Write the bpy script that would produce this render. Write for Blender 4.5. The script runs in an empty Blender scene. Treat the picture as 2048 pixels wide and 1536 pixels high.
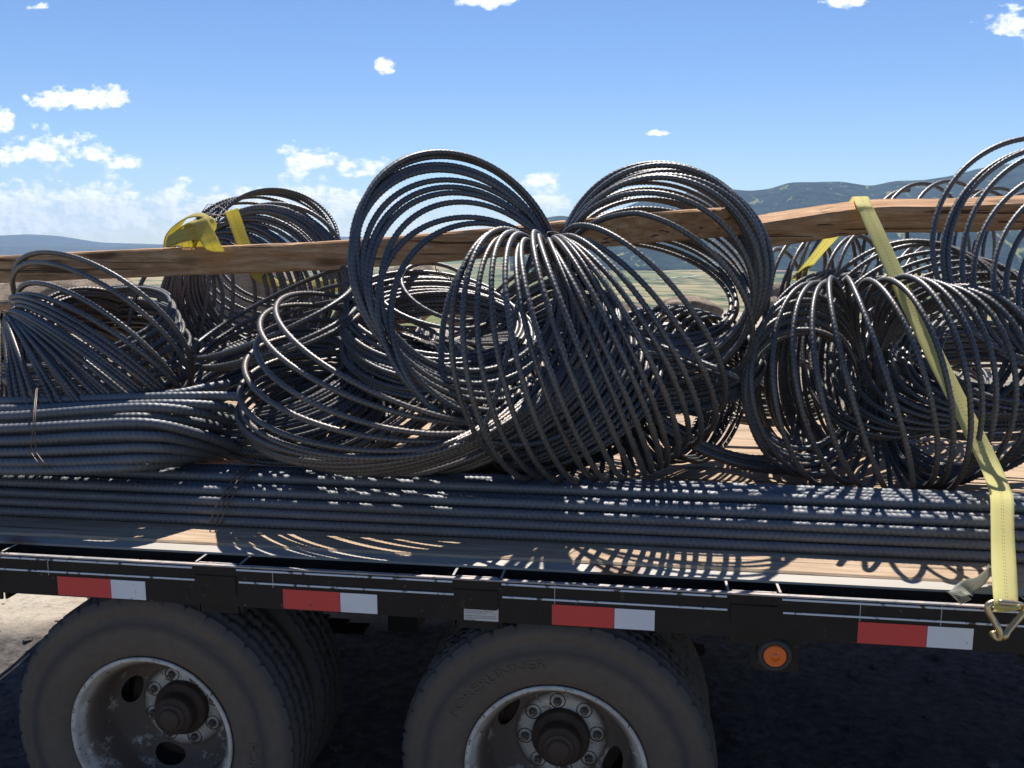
import bpy, math, random
import numpy as np
from mathutils import Vector, Matrix
from math import sin, cos, pi, radians, sqrt, atan2

rng = np.random.RandomState(7); random.seed(7)
S = bpy.context.scene
COL = S.collection

# ------------------------------------------------------------------ camera
PITCH, YAW, CH, F = 0.1567, 0.1415, 1.734, 1770.0
cam_d = bpy.data.cameras.new('camera'); cam = bpy.data.objects.new('camera', cam_d); COL.objects.link(cam)
cam.location = (0, 0, CH)
cam.rotation_euler = (pi/2 - PITCH, 0, YAW)
cam_d.sensor_width = 36; cam_d.lens = F/2048*36; cam_d.clip_start = .05; cam_d.clip_end = 120000
S.camera = cam
FW = np.array([-sin(YAW)*cos(PITCH), cos(YAW)*cos(PITCH), -sin(PITCH)])
RT = np.array([cos(YAW), sin(YAW), 0.0]); UP = np.cross(RT, FW); CP = np.array([0, 0, CH])

def ray(px, py): return FW + RT*(px-1024)/F - UP*(py-768)/F
def P(px, py, d): return CP + ray(px, py)*d                 # point at distance d along the view axis
def PY(px, py, Y):                                          # point on the upright plane y = Y
    r = ray(px, py); return CP + r*(Y/r[1])
def PZ(px, py, z):
    r = ray(px, py); return CP + r*((z-CH)/r[2])

# ------------------------------------------------------------------ light
SUN_EL, SUN_AZ = radians(59), radians(-6)      # sun beyond the trailer (direction +Y), a little to the left
SD = Vector((sin(SUN_AZ)*cos(SUN_EL), cos(SUN_AZ)*cos(SUN_EL), sin(SUN_EL)))
sun_d = bpy.data.lights.new('sun', 'SUN'); sun = bpy.data.objects.new('sun', sun_d); COL.objects.link(sun)
sun_d.energy = 5.0; sun_d.angle = radians(.53); sun_d.color = (1, .955, .88)
sun.rotation_euler = SD.to_track_quat('Z', 'Y').to_euler()
vs = S.view_settings
vs.view_transform = 'Standard'; vs.look = 'None'; vs.gamma = 1; vs.use_curve_mapping = False; vs.exposure = 0.7
S.cycles.max_bounces = 6; S.cycles.diffuse_bounces = 3; S.cycles.glossy_bounces = 3; S.cycles.volume_bounces = 0

W = bpy.data.worlds.new('World'); S.world = W; W.use_nodes = True
wn, wl = W.node_tree.nodes, W.node_tree.links
for n in list(wn): wn.remove(n)
def WN(t, **k):
    n = wn.new(t)
    for a, b in k.items(): setattr(n, a, b)
    return n
def wm(op, a, b=None, c=None, clamp=False):
    n = WN('ShaderNodeMath', operation=op, use_clamp=clamp)
    for i, v in enumerate((a, b, c)):
        if v is None: continue
        if isinstance(v, (int, float)): n.inputs[i].default_value = v
        else: wl.new(v, n.inputs[i])
    return n.outputs[0]
sky = WN('ShaderNodeTexSky', sky_type='NISHITA', sun_disc=False)
sky.sun_elevation = SUN_EL; sky.sun_rotation = SUN_AZ; sky.altitude = 2000; sky.air_density = 1.0; sky.dust_density = .6; sky.ozone_density = 2.0
hs = WN('ShaderNodeHueSaturation'); hs.inputs['Saturation'].default_value = 1.2; hs.inputs['Hue'].default_value = .508; hs.inputs['Value'].default_value = 1.0
wl.new(sky.outputs[0], hs.inputs['Color'])
tc = WN('ShaderNodeTexCoord'); sep = WN('ShaderNodeSeparateXYZ'); wl.new(tc.outputs['Generated'], sep.inputs[0])
X_, Y_, Z_ = sep.outputs
yc = wm('MAXIMUM', Y_, .02)
u0, v0 = wm('DIVIDE', X_, yc), wm('DIVIDE', Z_, yc)
comb = WN('ShaderNodeCombineXYZ'); wl.new(u0, comb.inputs[0]); wl.new(v0, comb.inputs[1])
def noise_w(scale, detail, off, sy=1.6):
    mp = WN('ShaderNodeMapping'); mp.inputs['Location'].default_value = (off, off*.7, 0); mp.inputs['Scale'].default_value = (1, sy, 1)
    wl.new(comb.outputs[0], mp.inputs[0])
    t = WN('ShaderNodeTexNoise'); t.inputs['Scale'].default_value = scale; t.inputs['Detail'].default_value = detail; t.inputs['Roughness'].default_value = .58
    wl.new(mp.outputs[0], t.inputs['Vector']); return t.outputs[0]
n1 = noise_w(26, 8, 3.1); n2 = noise_w(9, 3, 1.7); n3 = noise_w(26, 8, 3.1 + .004); n4 = noise_w(85, 6, 7.3)
clouds = [(168, 200, 112, 20), (205, 207, 60, 12), (70, 305, 95, 30), (5, 245, 26, 28), (12, 322, 18, 16), (200, 315, 32, 20), (255, 328, 36, 11),
          (606, 322, 48, 20), (562, 306, 22, 11), (640, 326, 26, 14), (730, 344, 58, 17), (690, 350, 20, 7), (768, 132, 15, 15), (775, 142, 10, 6), (965, 2, 60, 14), (80, 14, 18, 7),
          (2030, 52, 48, 22), (1690, 4, 30, 10), (1087, 362, 28, 9), (480, 384, 26, 14), (350, 388, 24, 12), (1310, 267, 16, 4),
          (40, 416, 150, 40), (160, 412, 120, 42), (260, 424, 150, 44), (380, 430, 120, 34), (60, 452, 200, 26), (600, 404, 110, 36), (700, 410, 110, 26), (1100, 405, 56, 30), (460, 412, 100, 24)]
dens = None
for cx, cy, rx, ry in clouds:
    r = ray(cx, cy); cu, cv = r[0]/r[1], r[2]/r[1]
    ru = 1.08*rx/F*1.05; rv = 1.35*ry/F
    du = wm('MULTIPLY', wm('SUBTRACT', u0, cu), 1/ru)
    dv = wm('SUBTRACT', v0, cv)
    dv = wm('ADD', wm('MULTIPLY', wm('MAXIMUM', dv, 0), 1/rv), wm('MULTIPLY', wm('MINIMUM', dv, 0), 1.5/rv))
    m = wm('SUBTRACT', 1, wm('SQRT', wm('ADD', wm('MULTIPLY', du, du), wm('MULTIPLY', dv, dv))))
    dens = m if dens is None else wm('MAXIMUM', dens, m)
nz = wm('ADD', wm('MULTIPLY', wm('SUBTRACT', n1, .5), 3.6), wm('MULTIPLY', wm('SUBTRACT', n4, .5), 1.7))
front = wm('MULTIPLY', wm('SUBTRACT', Y_, .25), 6, clamp=True)
cd = wm('MULTIPLY', wm('ADD', dens, nz), 1.0)
alpha = wm('MULTIPLY', wm('MULTIPLY', wm('SUBTRACT', cd, -.04), 1.5, clamp=True), front)
# low haze band of thin cloud near the horizon on the left and all round where the camera does not look
hb = wm('SUBTRACT', 1, wm('MULTIPLY', wm('ABSOLUTE', wm('SUBTRACT', v0, .022)), 24), clamp=True)
hb = wm('MULTIPLY', wm('MULTIPLY', hb, wm('MULTIPLY', wm('SUBTRACT', -.02, u0), 7, clamp=True)), wm('MULTIPLY', wm('SUBTRACT', n2, .30), 2.6, clamp=True))
alpha = wm('MAXIMUM', alpha, wm('MULTIPLY', wm('MULTIPLY', hb, front), .75))
shade = wm('ADD', .92, wm('MULTIPLY', wm('SUBTRACT', n1, n3), 2.2))
shade = wm('MINIMUM', wm('MAXIMUM', shade, .66), 1.0)
ccol = WN('ShaderNodeMix', data_type='RGBA'); wl.new(wm('MULTIPLY', wm('SUBTRACT', shade, .66), 2.94, clamp=True), ccol.inputs['Factor'])
ccol.inputs['A'].default_value = (7.2, 8.0, 9.2, 1); ccol.inputs['B'].default_value = (11.5, 11.5, 11.5, 1)
mix = WN('ShaderNodeMix', data_type='RGBA'); wl.new(alpha, mix.inputs['Factor']); wl.new(hs.outputs[0], mix.inputs['A']); wl.new(ccol.outputs['Result'], mix.inputs['B'])
bg = WN('ShaderNodeBackground'); bg.inputs['Strength'].default_value = .083
wl.new(mix.outputs['Result'], bg.inputs['Color'])
wo = WN('ShaderNodeOutputWorld'); wl.new(bg.outputs[0], wo.inputs['Surface'])

# ------------------------------------------------------------------ materials
class M:
    """small node helper"""
    def __init__(s, name, base=(.5, .5, .5), rough=.6, metal=0, spec=.5):
        s.m = bpy.data.materials.new(name); s.m.use_nodes = True
        s.n = s.m.node_tree.nodes; s.l = s.m.node_tree.links
        s.b = s.n['Principled BSDF']
        s.set('Base Color', (*base, 1)); s.set('Roughness', rough); s.set('Metallic', metal); s.set('Specular IOR Level', spec)
        s._h = None
    def set(s, k, v):
        if hasattr(v, 'is_linked'): s.l.new(v, s.b.inputs[k])
        else: s.b.inputs[k].default_value = v
    def coord(s, kind='Object', scale=(1, 1, 1)):
        t = s.n.new('ShaderNodeTexCoord'); mp = s.n.new('ShaderNodeMapping'); mp.inputs['Scale'].default_value = scale
        s.l.new(t.outputs[kind], mp.inputs[0]); return mp.outputs[0]
    def noise(s, scale, detail=4, rough=.55, co=None, dist=0):
        t = s.n.new('ShaderNodeTexNoise'); t.inputs['Scale'].default_value = scale; t.inputs['Detail'].default_value = detail
        t.inputs['Roughness'].default_value = rough; t.inputs['Distortion'].default_value = dist
        s.l.new(co if co is not None else s.coord(), t.inputs['Vector']); return t.outputs[0]
    def ramp(s, fac, stops):
        r = s.n.new('ShaderNodeValToRGB'); e = r.color_ramp.elements
        while len(e) < len(stops): e.new(.5)
        for q, (p, c) in zip(e, stops): q.position = p; q.color = (*c, 1) if len(c) == 3 else c
        s.l.new(fac, r.inputs[0]); return r.outputs[0]
    def mix(s, fac, a, b, mode='MIX'):
        n = s.n.new('ShaderNodeMix'); n.data_type = 'RGBA'; n.blend_type = mode
        for k, v in (('Factor', fac), ('A', a), ('B', b)):
            if hasattr(v, 'is_linked'): s.l.new(v, n.inputs[k])
            elif k == 'Factor': n.inputs[k].default_value = v
            else: n.inputs[k].default_value = (*v, 1)
        return n.outputs['Result']
    def math(s, op, a, b=None, c=None, clamp=False):
        n = s.n.new('ShaderNodeMath'); n.operation = op; n.use_clamp = clamp
        for i, v in enumerate((a, b, c)):
            if v is None: continue
            if isinstance(v, (int, float)): n.inputs[i].default_value = v
            else: s.l.new(v, n.inputs[i])
        return n.outputs[0]
    def bump(s, h, strength=.4, dist=.002):
        n = s.n.new('ShaderNodeBump'); n.inputs['Strength'].default_value = strength; n.inputs['Distance'].default_value = dist
        s.l.new(h, n.inputs['Height'])
        if s._h is not None: s.l.new(s._h, n.inputs['Normal'])
        s._h = n.outputs[0]; s.l.new(s._h, s.b.inputs['Normal'])

def bw(lo, hi): return [(lo, (0, 0, 0)), (hi, (1, 1, 1))]

def mk_steel(name, ribbed, base1, base2, rust=.57, pitch=.0145, metal=.5, r0=.34, cg=.7):
    m = M(name, rough=.42, metal=.62)
    oi = m.n.new('ShaderNodeObjectInfo')
    c = m.mix(m.math('ADD', m.math('MULTIPLY', m.ramp(m.noise(5, 6, .65), bw(.32, .68)), .65), m.math('MULTIPLY', oi.outputs['Random'], .35)), base1, base2)
    c = m.mix(m.math('MULTIPLY', m.math('GREATER_THAN', oi.outputs['Random'], .72), .28), c, (.13, .085, .055))
    rm = m.ramp(m.noise(11, 7, .7), bw(rust, rust+.13))
    c = m.mix(rm, c, (.16, .075, .035))
    dm = m.ramp(m.noise(60, 3), bw(.5, .8))
    c = m.mix(m.math('MULTIPLY', dm, .35), c, (.22, .18, .14))
    tu = m.n.new('ShaderNodeTexCoord'); su = m.n.new('ShaderNodeSeparateXYZ'); m.l.new(tu.outputs['UV'], su.inputs[0])
    trw = m.math('ABSOLUTE', m.math('SUBTRACT', m.math('FRACT', m.math('MULTIPLY', su.outputs[1], 2)), .5))
    fr = m.math('ABSOLUTE', m.math('SUBTRACT', m.math('FRACT', m.math('ADD', m.math('MULTIPLY', su.outputs[0], 1/pitch), m.math('MULTIPLY', trw, 1.3))), .5))
    crest = m.math('MULTIPLY', m.math('SUBTRACT', fr, .33), 9, clamp=True)
    crest = m.math('MULTIPLY', crest, m.math('ADD', .25, m.math('MULTIPLY', m.noise(25, 4), .75)))
    c = m.mix(m.math('MULTIPLY', crest, cg), c, (.24, .24, .245))
    m.set('Base Color', c)
    m.set('Metallic', m.math('SUBTRACT', metal, m.math('MULTIPLY', rm, metal*.8)))
    m.set('Roughness', m.math('ADD', r0, m.math('MULTIPLY', m.noise(30, 3), .26)))
    if ribbed:                                         # rolled rib pattern for the bars far back
        t = m.n.new('ShaderNodeTexCoord'); sp = m.n.new('ShaderNodeSeparateXYZ'); m.l.new(t.outputs['UV'], sp.inputs[0])
        tri = m.math('ABSOLUTE', m.math('SUBTRACT', m.math('FRACT', m.math('MULTIPLY', sp.outputs[1], 2)), .5))
        ph = m.math('ADD', m.math('MULTIPLY', sp.outputs[0], 1/.0145), m.math('MULTIPLY', tri, 1.3))
        h = m.math('ABSOLUTE', m.math('SUBTRACT', m.math('FRACT', ph), .5))
        h = m.math('MULTIPLY', m.math('SUBTRACT', h, .28), 5, clamp=True)
        m.bump(h, .9, .0022)
    m.bump(m.noise(260, 3), .35, .0006)
    return m.m

m_coil = mk_steel('rebar_steel', False, (.058, .058, .061), (.125, .122, .122))
m_coil_far = mk_steel('rebar_steel_far', True, (.058, .058, .061), (.125, .122, .122))
m_bar = mk_steel('bar_steel', False, (.085, .093, .108), (.15, .16, .178), .62, .0168, .3, .42, .35)

m = M('tie_wire_steel', (.15, .115, .09), .5, .4); m_wire = m.m

def wood(name, c1, c2, c3, axis_scale, rough=.8, knots=True, kcol=(.10, .045, .02)):
    m = M(name, rough=rough, spec=.25)
    co = m.coord('Object', axis_scale)
    g = m.noise(7, 8, .62, co, .35)
    c = m.ramp(g, [(.25, c1), (.5, c2), (.72, c3)])
    fine = m.noise(42, 5, .7, co)
    c = m.mix(m.math('MULTIPLY', m.ramp(fine, bw(.52, .7)), .45), c, tuple(v*.45 for v in c1))
    if knots:
        v = m.n.new('ShaderNodeTexVoronoi'); v.inputs['Scale'].default_value = 1.0
        m.l.new(m.coord('Object', (2.6, 9, 9)), v.inputs['Vector'])
        k = m.ramp(v.outputs['Distance'], [(.13, (1, 1, 1)), (.24, (0, 0, 0))])
        c = m.mix(m.math('MULTIPLY', k, .8), c, kcol)
    st = m.ramp(m.noise(2.3, 5, .6), bw(.55, .75))
    c = m.mix(m.math('MULTIPLY', st, .35), c, tuple(v*.4 for v in c2))
    crk = m.ramp(m.noise(2.2, 3, .5, m.coord('Object', (.45, 34, 34)), .5), bw(.63, .67))
    c = m.mix(m.math('MULTIPLY', crk, .85), c, tuple(v*.18 for v in c1))
    m.set('Base Color', c)
    m.bump(g, .6, .004); m.bump(fine, .5, .0015); m.bump(m.math('SUBTRACT', 1, crk), .8, .004)
    return m.m
m_beam = wood('weathered_timber', (.27, .125, .055), (.45, .25, .125), (.62, .42, .25), (1.0, 9, 9))
m_deck = wood('deck_timber', (.28, .185, .115), (.40, .285, .185), (.52, .40, .28), (.7, 9, 9), knots=False)
m_deck2 = wood('deck_timber_red', (.17, .08, .045), (.26, .13, .07), (.36, .21, .12), (.7, 9, 9), knots=False)

m = M('black_trailer_paint', (.016, .016, .018), .5, spec=.22)
d = m.ramp(m.noise(5, 7, .65), bw(.42, .75))
c = m.mix(m.math('MULTIPLY', d, .45), (.014, .0125, .012), (.06, .042, .03))
r_ = m.ramp(m.noise(16, 9, .75), bw(.60, .66)); c = m.mix(m.math('MULTIPLY', r_, .7), c, (.11, .055, .03)); c = m.mix(m.ramp(m.noise(70, 4, .7), bw(.66, .70)), c, (.14, .12, .10))
m.set('Base Color', c); m.set('Roughness', m.math('ADD', .42, m.math('MULTIPLY', d, .35))); m.bump(m.noise(60, 4), .2, .001)
m_black = m.m
m = M('worn_steel_edge', (.42, .41, .40), .5, .25)
c = m.mix(m.ramp(m.noise(18, 6, .7), bw(.45, .6)), (.26, .25, .25), (.42, .35, .32)); c = m.mix(m.ramp(m.noise(45, 5), bw(.6, .68)), c, (.10, .06, .045))
m.set('Base Color', c); m.bump(m.noise(80, 3), .3, .001); m_edge = m.m
m = M('dull_flange_steel', (.3, .3, .3), .55, .2)
c = m.mix(m.noise(6, 6), (.27, .25, .22), (.42, .38, .33)); c = m.mix(m.ramp(m.noise(3, 6), bw(.6, .7)), c, (.20, .12, .08)); m.set('Base Color', c); m_flange = m.m
m = M('white_stripe_paint', (.62, .63, .66), .5)
c = m.mix(m.ramp(m.noise(38, 4, .6), bw(.56, .64)), (.60, .61, .64), (.05, .045, .04)); m.set('Base Color', c); m_stripe = m.m

def tape(name, col, dot):
    m = M(name, col, .35, spec=.6)
    c = m.mix(m.math('MULTIPLY', m.ramp(m.noise(10, 5), bw(.4, .8)), .3), col, tuple(v*.6+.03 for v in col))
    c = m.mix(m.ramp(m.noise(40, 3), bw(.72, .76)), c, dot); m.set('Base Color', c); m.set('Coat Weight', .3)
    return m.m
m_red = tape('red_reflective', (.62, .028, .03), (.2, .03, .03)); m_white = tape('white_reflective', (.72, .73, .75), (.2, .2, .2))

m = M('tyre_rubber', (.03, .028, .027), .85, spec=.25)
co = m.coord('Object')
sp = m.n.new('ShaderNodeSeparateXYZ'); m.l.new(co, sp.inputs[0])
rr = m.math('SQRT', m.math('ADD', m.math('MULTIPLY', sp.outputs[0], sp.outputs[0]), m.math('MULTIPLY', sp.outputs[2], sp.outputs[2])))
band = m.math('SUBTRACT', 1, m.math('MULTIPLY', m.math('ABSOLUTE', m.math('SUBTRACT', m.math('ADD', rr, m.math('MULTIPLY', m.noise(5, 4), .03)), .350)), 45), clamp=True)
dust = m.mix(m.noise(4, 6, .6), (.100, .078, .060), (.160, .126, .096))
dust = m.mix(m.ramp(m.noise(30, 6, .7), bw(.45, .75)), dust, (.10, .08, .065))
c = m.mix(m.math('MULTIPLY', band, .7), dust, (.045, .045, .052))
c = m.mix(m.ramp(rr, bw(.384, .398)), c, (.085, .074, .068))
m.set('Base Color', c); m.bump(m.noise(90, 5), .35, .001); m_tyre = m.m

m = M('rusty_white_rim', (.5, .48, .44), .65, spec=.25)
co = m.coord('Object'); sp = m.n.new('ShaderNodeSeparateXYZ'); m.l.new(co, sp.inputs[0])
rr = m.math('SQRT', m.math('ADD', m.math('MULTIPLY', sp.outputs[0], sp.outputs[0]), m.math('MULTIPLY', sp.outputs[2], sp.outputs[2])))
grime = m.math('MULTIPLY', m.ramp(rr, [(.105, (0, 0, 0)), (.125, (1, 1, 1)), (.205, (1, 1, 1)), (.222, (0, 0, 0))]), 1.0)
grime = m.math('SUBTRACT', grime, m.math('MULTIPLY', m.ramp(m.noise(13, 9, .8), bw(.56, .63)), .75), clamp=True)
c = m.mix(m.ramp(m.noise(9, 7, .7), bw(.35, .65)), (.42, .36, .29), (.66, .63, .57))
c = m.mix(m.ramp(m.noise(55, 4, .7), bw(.62, .67)), c, (.10, .05, .03))
c = m.mix(grime, c, (.135, .10, .078)); c = m.mix(m.ramp(m.noise(10, 8, .75), bw(.60, .68)), c, (.15, .075, .04))
m.set('Base Color', c); m.bump(m.noise(120, 4), .3, .0008); m_rim = m.m
m = M('greasy_hub_iron', (.07, .045, .035), .7, .2)
c = m.mix(m.noise(20, 5), (.045, .03, .025), (.12, .075, .05)); m.set('Base Color', c); m.bump(m.noise(90, 4), .5, .002); m_hub = m.m
m = M('nut_steel', (.20, .16, .13), .55, .4); m_nut = m.m
m = M('amber_lens', (.80, .14, .01), .3); m.set('Coat Weight', .2); m_amber = m.m
m = M('dusty_rubber', (.045, .045, .042), .75); m_rubber = m.m
m = M('sticker_paper', (.55, .51, .46), .7); c = m.mix(m.ramp(m.noise(12, 4), bw(.5, .7)), (.58, .55, .50), (.46, .37, .31)); m.set('Base Color', c); m_sticker = m.m
m = M('black_print', (.03, .03, .03), .7); m_print = m.m
m = M('raised_letters', (.10, .082, .068), .85); m_letter = m_tyre

def webbing(name, c1, c2):
    m = M(name, rough=.75, spec=.25)
    t = m.n.new('ShaderNodeTexCoord'); sp = m.n.new('ShaderNodeSeparateXYZ'); m.l.new(t.outputs['UV'], sp.inputs[0])
    rows = m.math('ABSOLUTE', m.math('SUBTRACT', m.math('FRACT', m.math('MULTIPLY', sp.outputs[0], 1/.0036)), .5))
    c = m.mix(m.noise(6, 5), c1, c2)
    c = m.mix(m.math('MULTIPLY', m.math('MULTIPLY', m.math('SUBTRACT', rows, .3), 5, clamp=True), .45), c, tuple(v*.5 for v in c1))
    # two rows of dark stitches down the middle
    st = None
    for off in (.46, .54):
        a = m.math('LESS_THAN', m.math('ABSOLUTE', m.math('SUBTRACT', sp.outputs[1], off)), .012)
        b = m.math('LESS_THAN', m.math('FRACT', m.math('MULTIPLY', sp.outputs[0], 1/.012)), .4)
        q = m.math('MULTIPLY', a, b); st = q if st is None else m.math('MAXIMUM', st, q)
    c = m.mix(m.math('MULTIPLY', st, .75), c, (.22, .12, .03))
    c = m.mix(m.math('MULTIPLY', m.ramp(m.noise(18, 6, .7), bw(.6, .72)), .3), c, (.20, .17, .07))
    m.set('Base Color', c); m.bump(rows, .5, .0012); m.set('Sheen Weight', .15)
    tl = m.n.new('ShaderNodeBsdfTranslucent'); m.l.new(c, tl.inputs['Color']); mx = m.n.new('ShaderNodeMixShader'); mx.inputs[0].default_value = .6
    m.l.new(m.b.outputs[0], mx.inputs[1]); m.l.new(tl.outputs[0], mx.inputs[2]); o_ = [q for q in m.n if q.type == 'OUTPUT_MATERIAL'][0]; m.l.new(mx.outputs[0], o_.inputs['Surface'])
    return m.m
m_web = webbing('yellow_webbing', (.86, .79, .32), (.92, .87, .46)); m_web2 = webbing('old_yellow_webbing', (.62, .55, .16), (.72, .66, .26))
m_fray = webbing('grey_webbing', (.45, .45, .40), (.58, .57, .48))
m = M('zinc_hook', (.55, .42, .24), .32, .85); c = m.mix(m.noise(14, 4), (.70, .56, .26), (.48, .33, .24)); m.set('Base Color', c); m_zinc = m.m

m = M('dry_dirt', rough=.95, spec=.15)
co = m.coord('Object')
a = m.noise(1.3, 8, .6, co); b = m.noise(22, 8, .7, co)
c = m.ramp(a, [(.3, (.34, .29, .225)), (.55, (.44, .385, .31)), (.75, (.52, .465, .38))]); c = m.mix(m.ramp(b, bw(.5, .75)), c, (.22, .18, .14))
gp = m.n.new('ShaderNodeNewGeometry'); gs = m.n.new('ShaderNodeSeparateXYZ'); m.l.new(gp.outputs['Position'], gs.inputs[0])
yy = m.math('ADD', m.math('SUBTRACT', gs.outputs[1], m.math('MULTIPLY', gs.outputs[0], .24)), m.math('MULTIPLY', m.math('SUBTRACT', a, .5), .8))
shade_dk = m.mix(m.ramp(b, bw(.35, .65)), (.045, .042, .042), (.15, .13, .12))  # trailer's shade painted into the dirt colour: darker ground beneath it
far_ = m.math('MULTIPLY', m.math('SUBTRACT', yy, 3.95), 4.0, clamp=True); near_bounce = m.math('MULTIPLY', m.math('MULTIPLY', m.math('SUBTRACT', 1.95, gs.outputs[1]), 2.5, clamp=True), .22)  # unseen foreground tone set for its bounce fill on the trailer side
c = m.mix(m.math('MAXIMUM', far_, near_bounce), shade_dk, c)
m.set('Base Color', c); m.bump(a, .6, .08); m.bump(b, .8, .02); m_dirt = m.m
m = M('tan_rock', rough=.9, spec=.2)
a = m.noise(3.5, 9, .65, dist=.6); b = m.noise(30, 7, .7)
c = m.ramp(a, [(.3, (.28, .20, .145)), (.5, (.46, .36, .27)), (.7, (.58, .49, .39))]); c = m.mix(m.ramp(b, bw(.52, .72)), c, (.24, .17, .13))
m.set('Base Color', c); m.bump(a, 1.0, .12); m.bump(b, .9, .03); m_rock = m.m

m = M('valley_land', rough=1, spec=.05)
g = m.n.new('ShaderNodeNewGeometry'); pos = g.outputs['Position']
sp = m.n.new('ShaderNodeSeparateXYZ'); m.l.new(pos, sp.inputs[0]); dist = sp.outputs[1]
def pn(scale, detail=6, rough=.6, sc=(1, 1, 1), dd=0):
    mp = m.n.new('ShaderNodeMapping'); mp.inputs['Scale'].default_value = sc; m.l.new(pos, mp.inputs[0]); return m.noise(scale, detail, rough, mp.outputs[0], dd)
near = m.mix(m.ramp(pn(.06, 9, .7), bw(.42, .6)), (.10, .125, .05), (.20, .19, .09))
near = m.mix(m.ramp(pn(.8, 5, .7), bw(.50, .62)), near, (.05, .075, .03))
near = m.mix(m.ramp(pn(2.4, 4, .7), bw(.58, .66)), near, (.30, .27, .18))
v = m.n.new('ShaderNodeTexVoronoi'); v.inputs['Scale'].default_value = 1; mp = m.n.new('ShaderNodeMapping'); mp.inputs['Scale'].default_value = (.0022, .0010, 0); m.l.new(pos, mp.inputs[0]); m.l.new(mp.outputs[0], v.inputs['Vector'])
sv = m.n.new('ShaderNodeSeparateColor'); m.l.new(v.outputs['Color'], sv.inputs[0])
fld = m.ramp(sv.outputs[0], [(.0, (.12, .15, .07)), (.28, (.19, .19, .10)), (.45, (.33, .26, .15)), (.62, (.15, .16, .08)), (.8, (.40, .30, .17)), (1, (.10, .15, .06))])
fld = m.mix(m.ramp(pn(.004, 8, .65, (1, 1.6, 1)), bw(.5, .6)), fld, (.05, .08, .04))
c = m.mix(m.ramp(m.math('MULTIPLY', dist, .001), bw(.45, .75)), near, fld)
m.set('Base Color', c); m_valley = m.m

def mountain_mat(name, dark, mid, run, lo, hi):
    global m, pos
    m = M(name, rough=1, spec=0)
    g = m.n.new('ShaderNodeNewGeometry'); pos = g.outputs['Position']
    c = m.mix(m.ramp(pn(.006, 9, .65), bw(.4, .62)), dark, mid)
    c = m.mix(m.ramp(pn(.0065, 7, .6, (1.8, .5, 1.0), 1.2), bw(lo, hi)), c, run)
    m.set('Base Color', c); m.bump(pn(.012, 6, .6), .8, 25); return m.m
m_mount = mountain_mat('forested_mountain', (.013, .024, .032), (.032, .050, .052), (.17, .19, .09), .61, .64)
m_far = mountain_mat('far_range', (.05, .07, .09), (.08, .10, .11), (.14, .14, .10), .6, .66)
m = M('town_wall', (.55, .50, .45), .9); m_town = m.m
m = M('town_roof', (.30, .17, .13), .9); m_roof = m.m
m = M('town_glass', (.05, .06, .08), .2); m_glass = m.m
m = M('pale_road', (.55, .50, .42), 1); m_road = m.m
m = M('haze_air'); 
for n in list(m.n):
    if n.type == 'BSDF_PRINCIPLED': m.n.remove(n)
vol = m.n.new('ShaderNodeVolumePrincipled'); vol.inputs['Color'].default_value = (.50, .72, 1.0, 1); vol.inputs['Density'].default_value = 4.4e-5; vol.inputs['Anisotropy'].default_value = .0
out = [n for n in m.n if n.type == 'OUTPUT_MATERIAL'][0]; m.l.new(vol.outputs[0], out.inputs['Volume']); m_haze = m.m

# ------------------------------------------------------------------ object helpers
def tag(o, label=None, cat=None, group=None, kind=None):
    for k, v in (('label', label), ('category', cat), ('group', group), ('kind', kind)):
        if v: o[k] = v
    return o
def link(o, parent=None):
    COL.objects.link(o)
    if parent is not None: o.parent = parent
    return o
def empty(name, loc=(0, 0, 0)):
    o = bpy.data.objects.new(name, None); o.location = loc; o.empty_display_size = .1; return link(o)
def mesh_np(name, V, Q, mat, uv=None, smooth=True):
    """quads (n,4) or any uniform polygon array"""
    V = np.asarray(V, np.float32); Q = np.asarray(Q, np.int32); k = Q.shape[1]
    me = bpy.data.meshes.new(name); me.vertices.add(len(V)); me.vertices.foreach_set('co', V.ravel())
    me.loops.add(Q.size); me.loops.foreach_set('vertex_index', Q.ravel())
    me.polygons.add(len(Q)); me.polygons.foreach_set('loop_start', np.arange(len(Q), dtype=np.int32)*k)
    try: me.polygons.foreach_set('loop_total', np.full(len(Q), k, np.int32))
    except Exception: pass
    me.polygons.foreach_set('use_smooth', np.full(len(Q), smooth))
    if uv is not None:
        l = me.uv_layers.new(name='UVMap'); l.data.foreach_set('uv', np.asarray(uv, np.float32)[Q.ravel()].ravel() if len(uv) == len(V) else np.asarray(uv, np.float32).ravel())
    me.update(calc_edges=True); me.validate()
    me.materials.append(mat); return me
def obj(name, me, parent=None, loc=None):
    o = bpy.data.objects.new(name, me); link(o, parent)
    if loc is not None: o.location = loc
    return o
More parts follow.
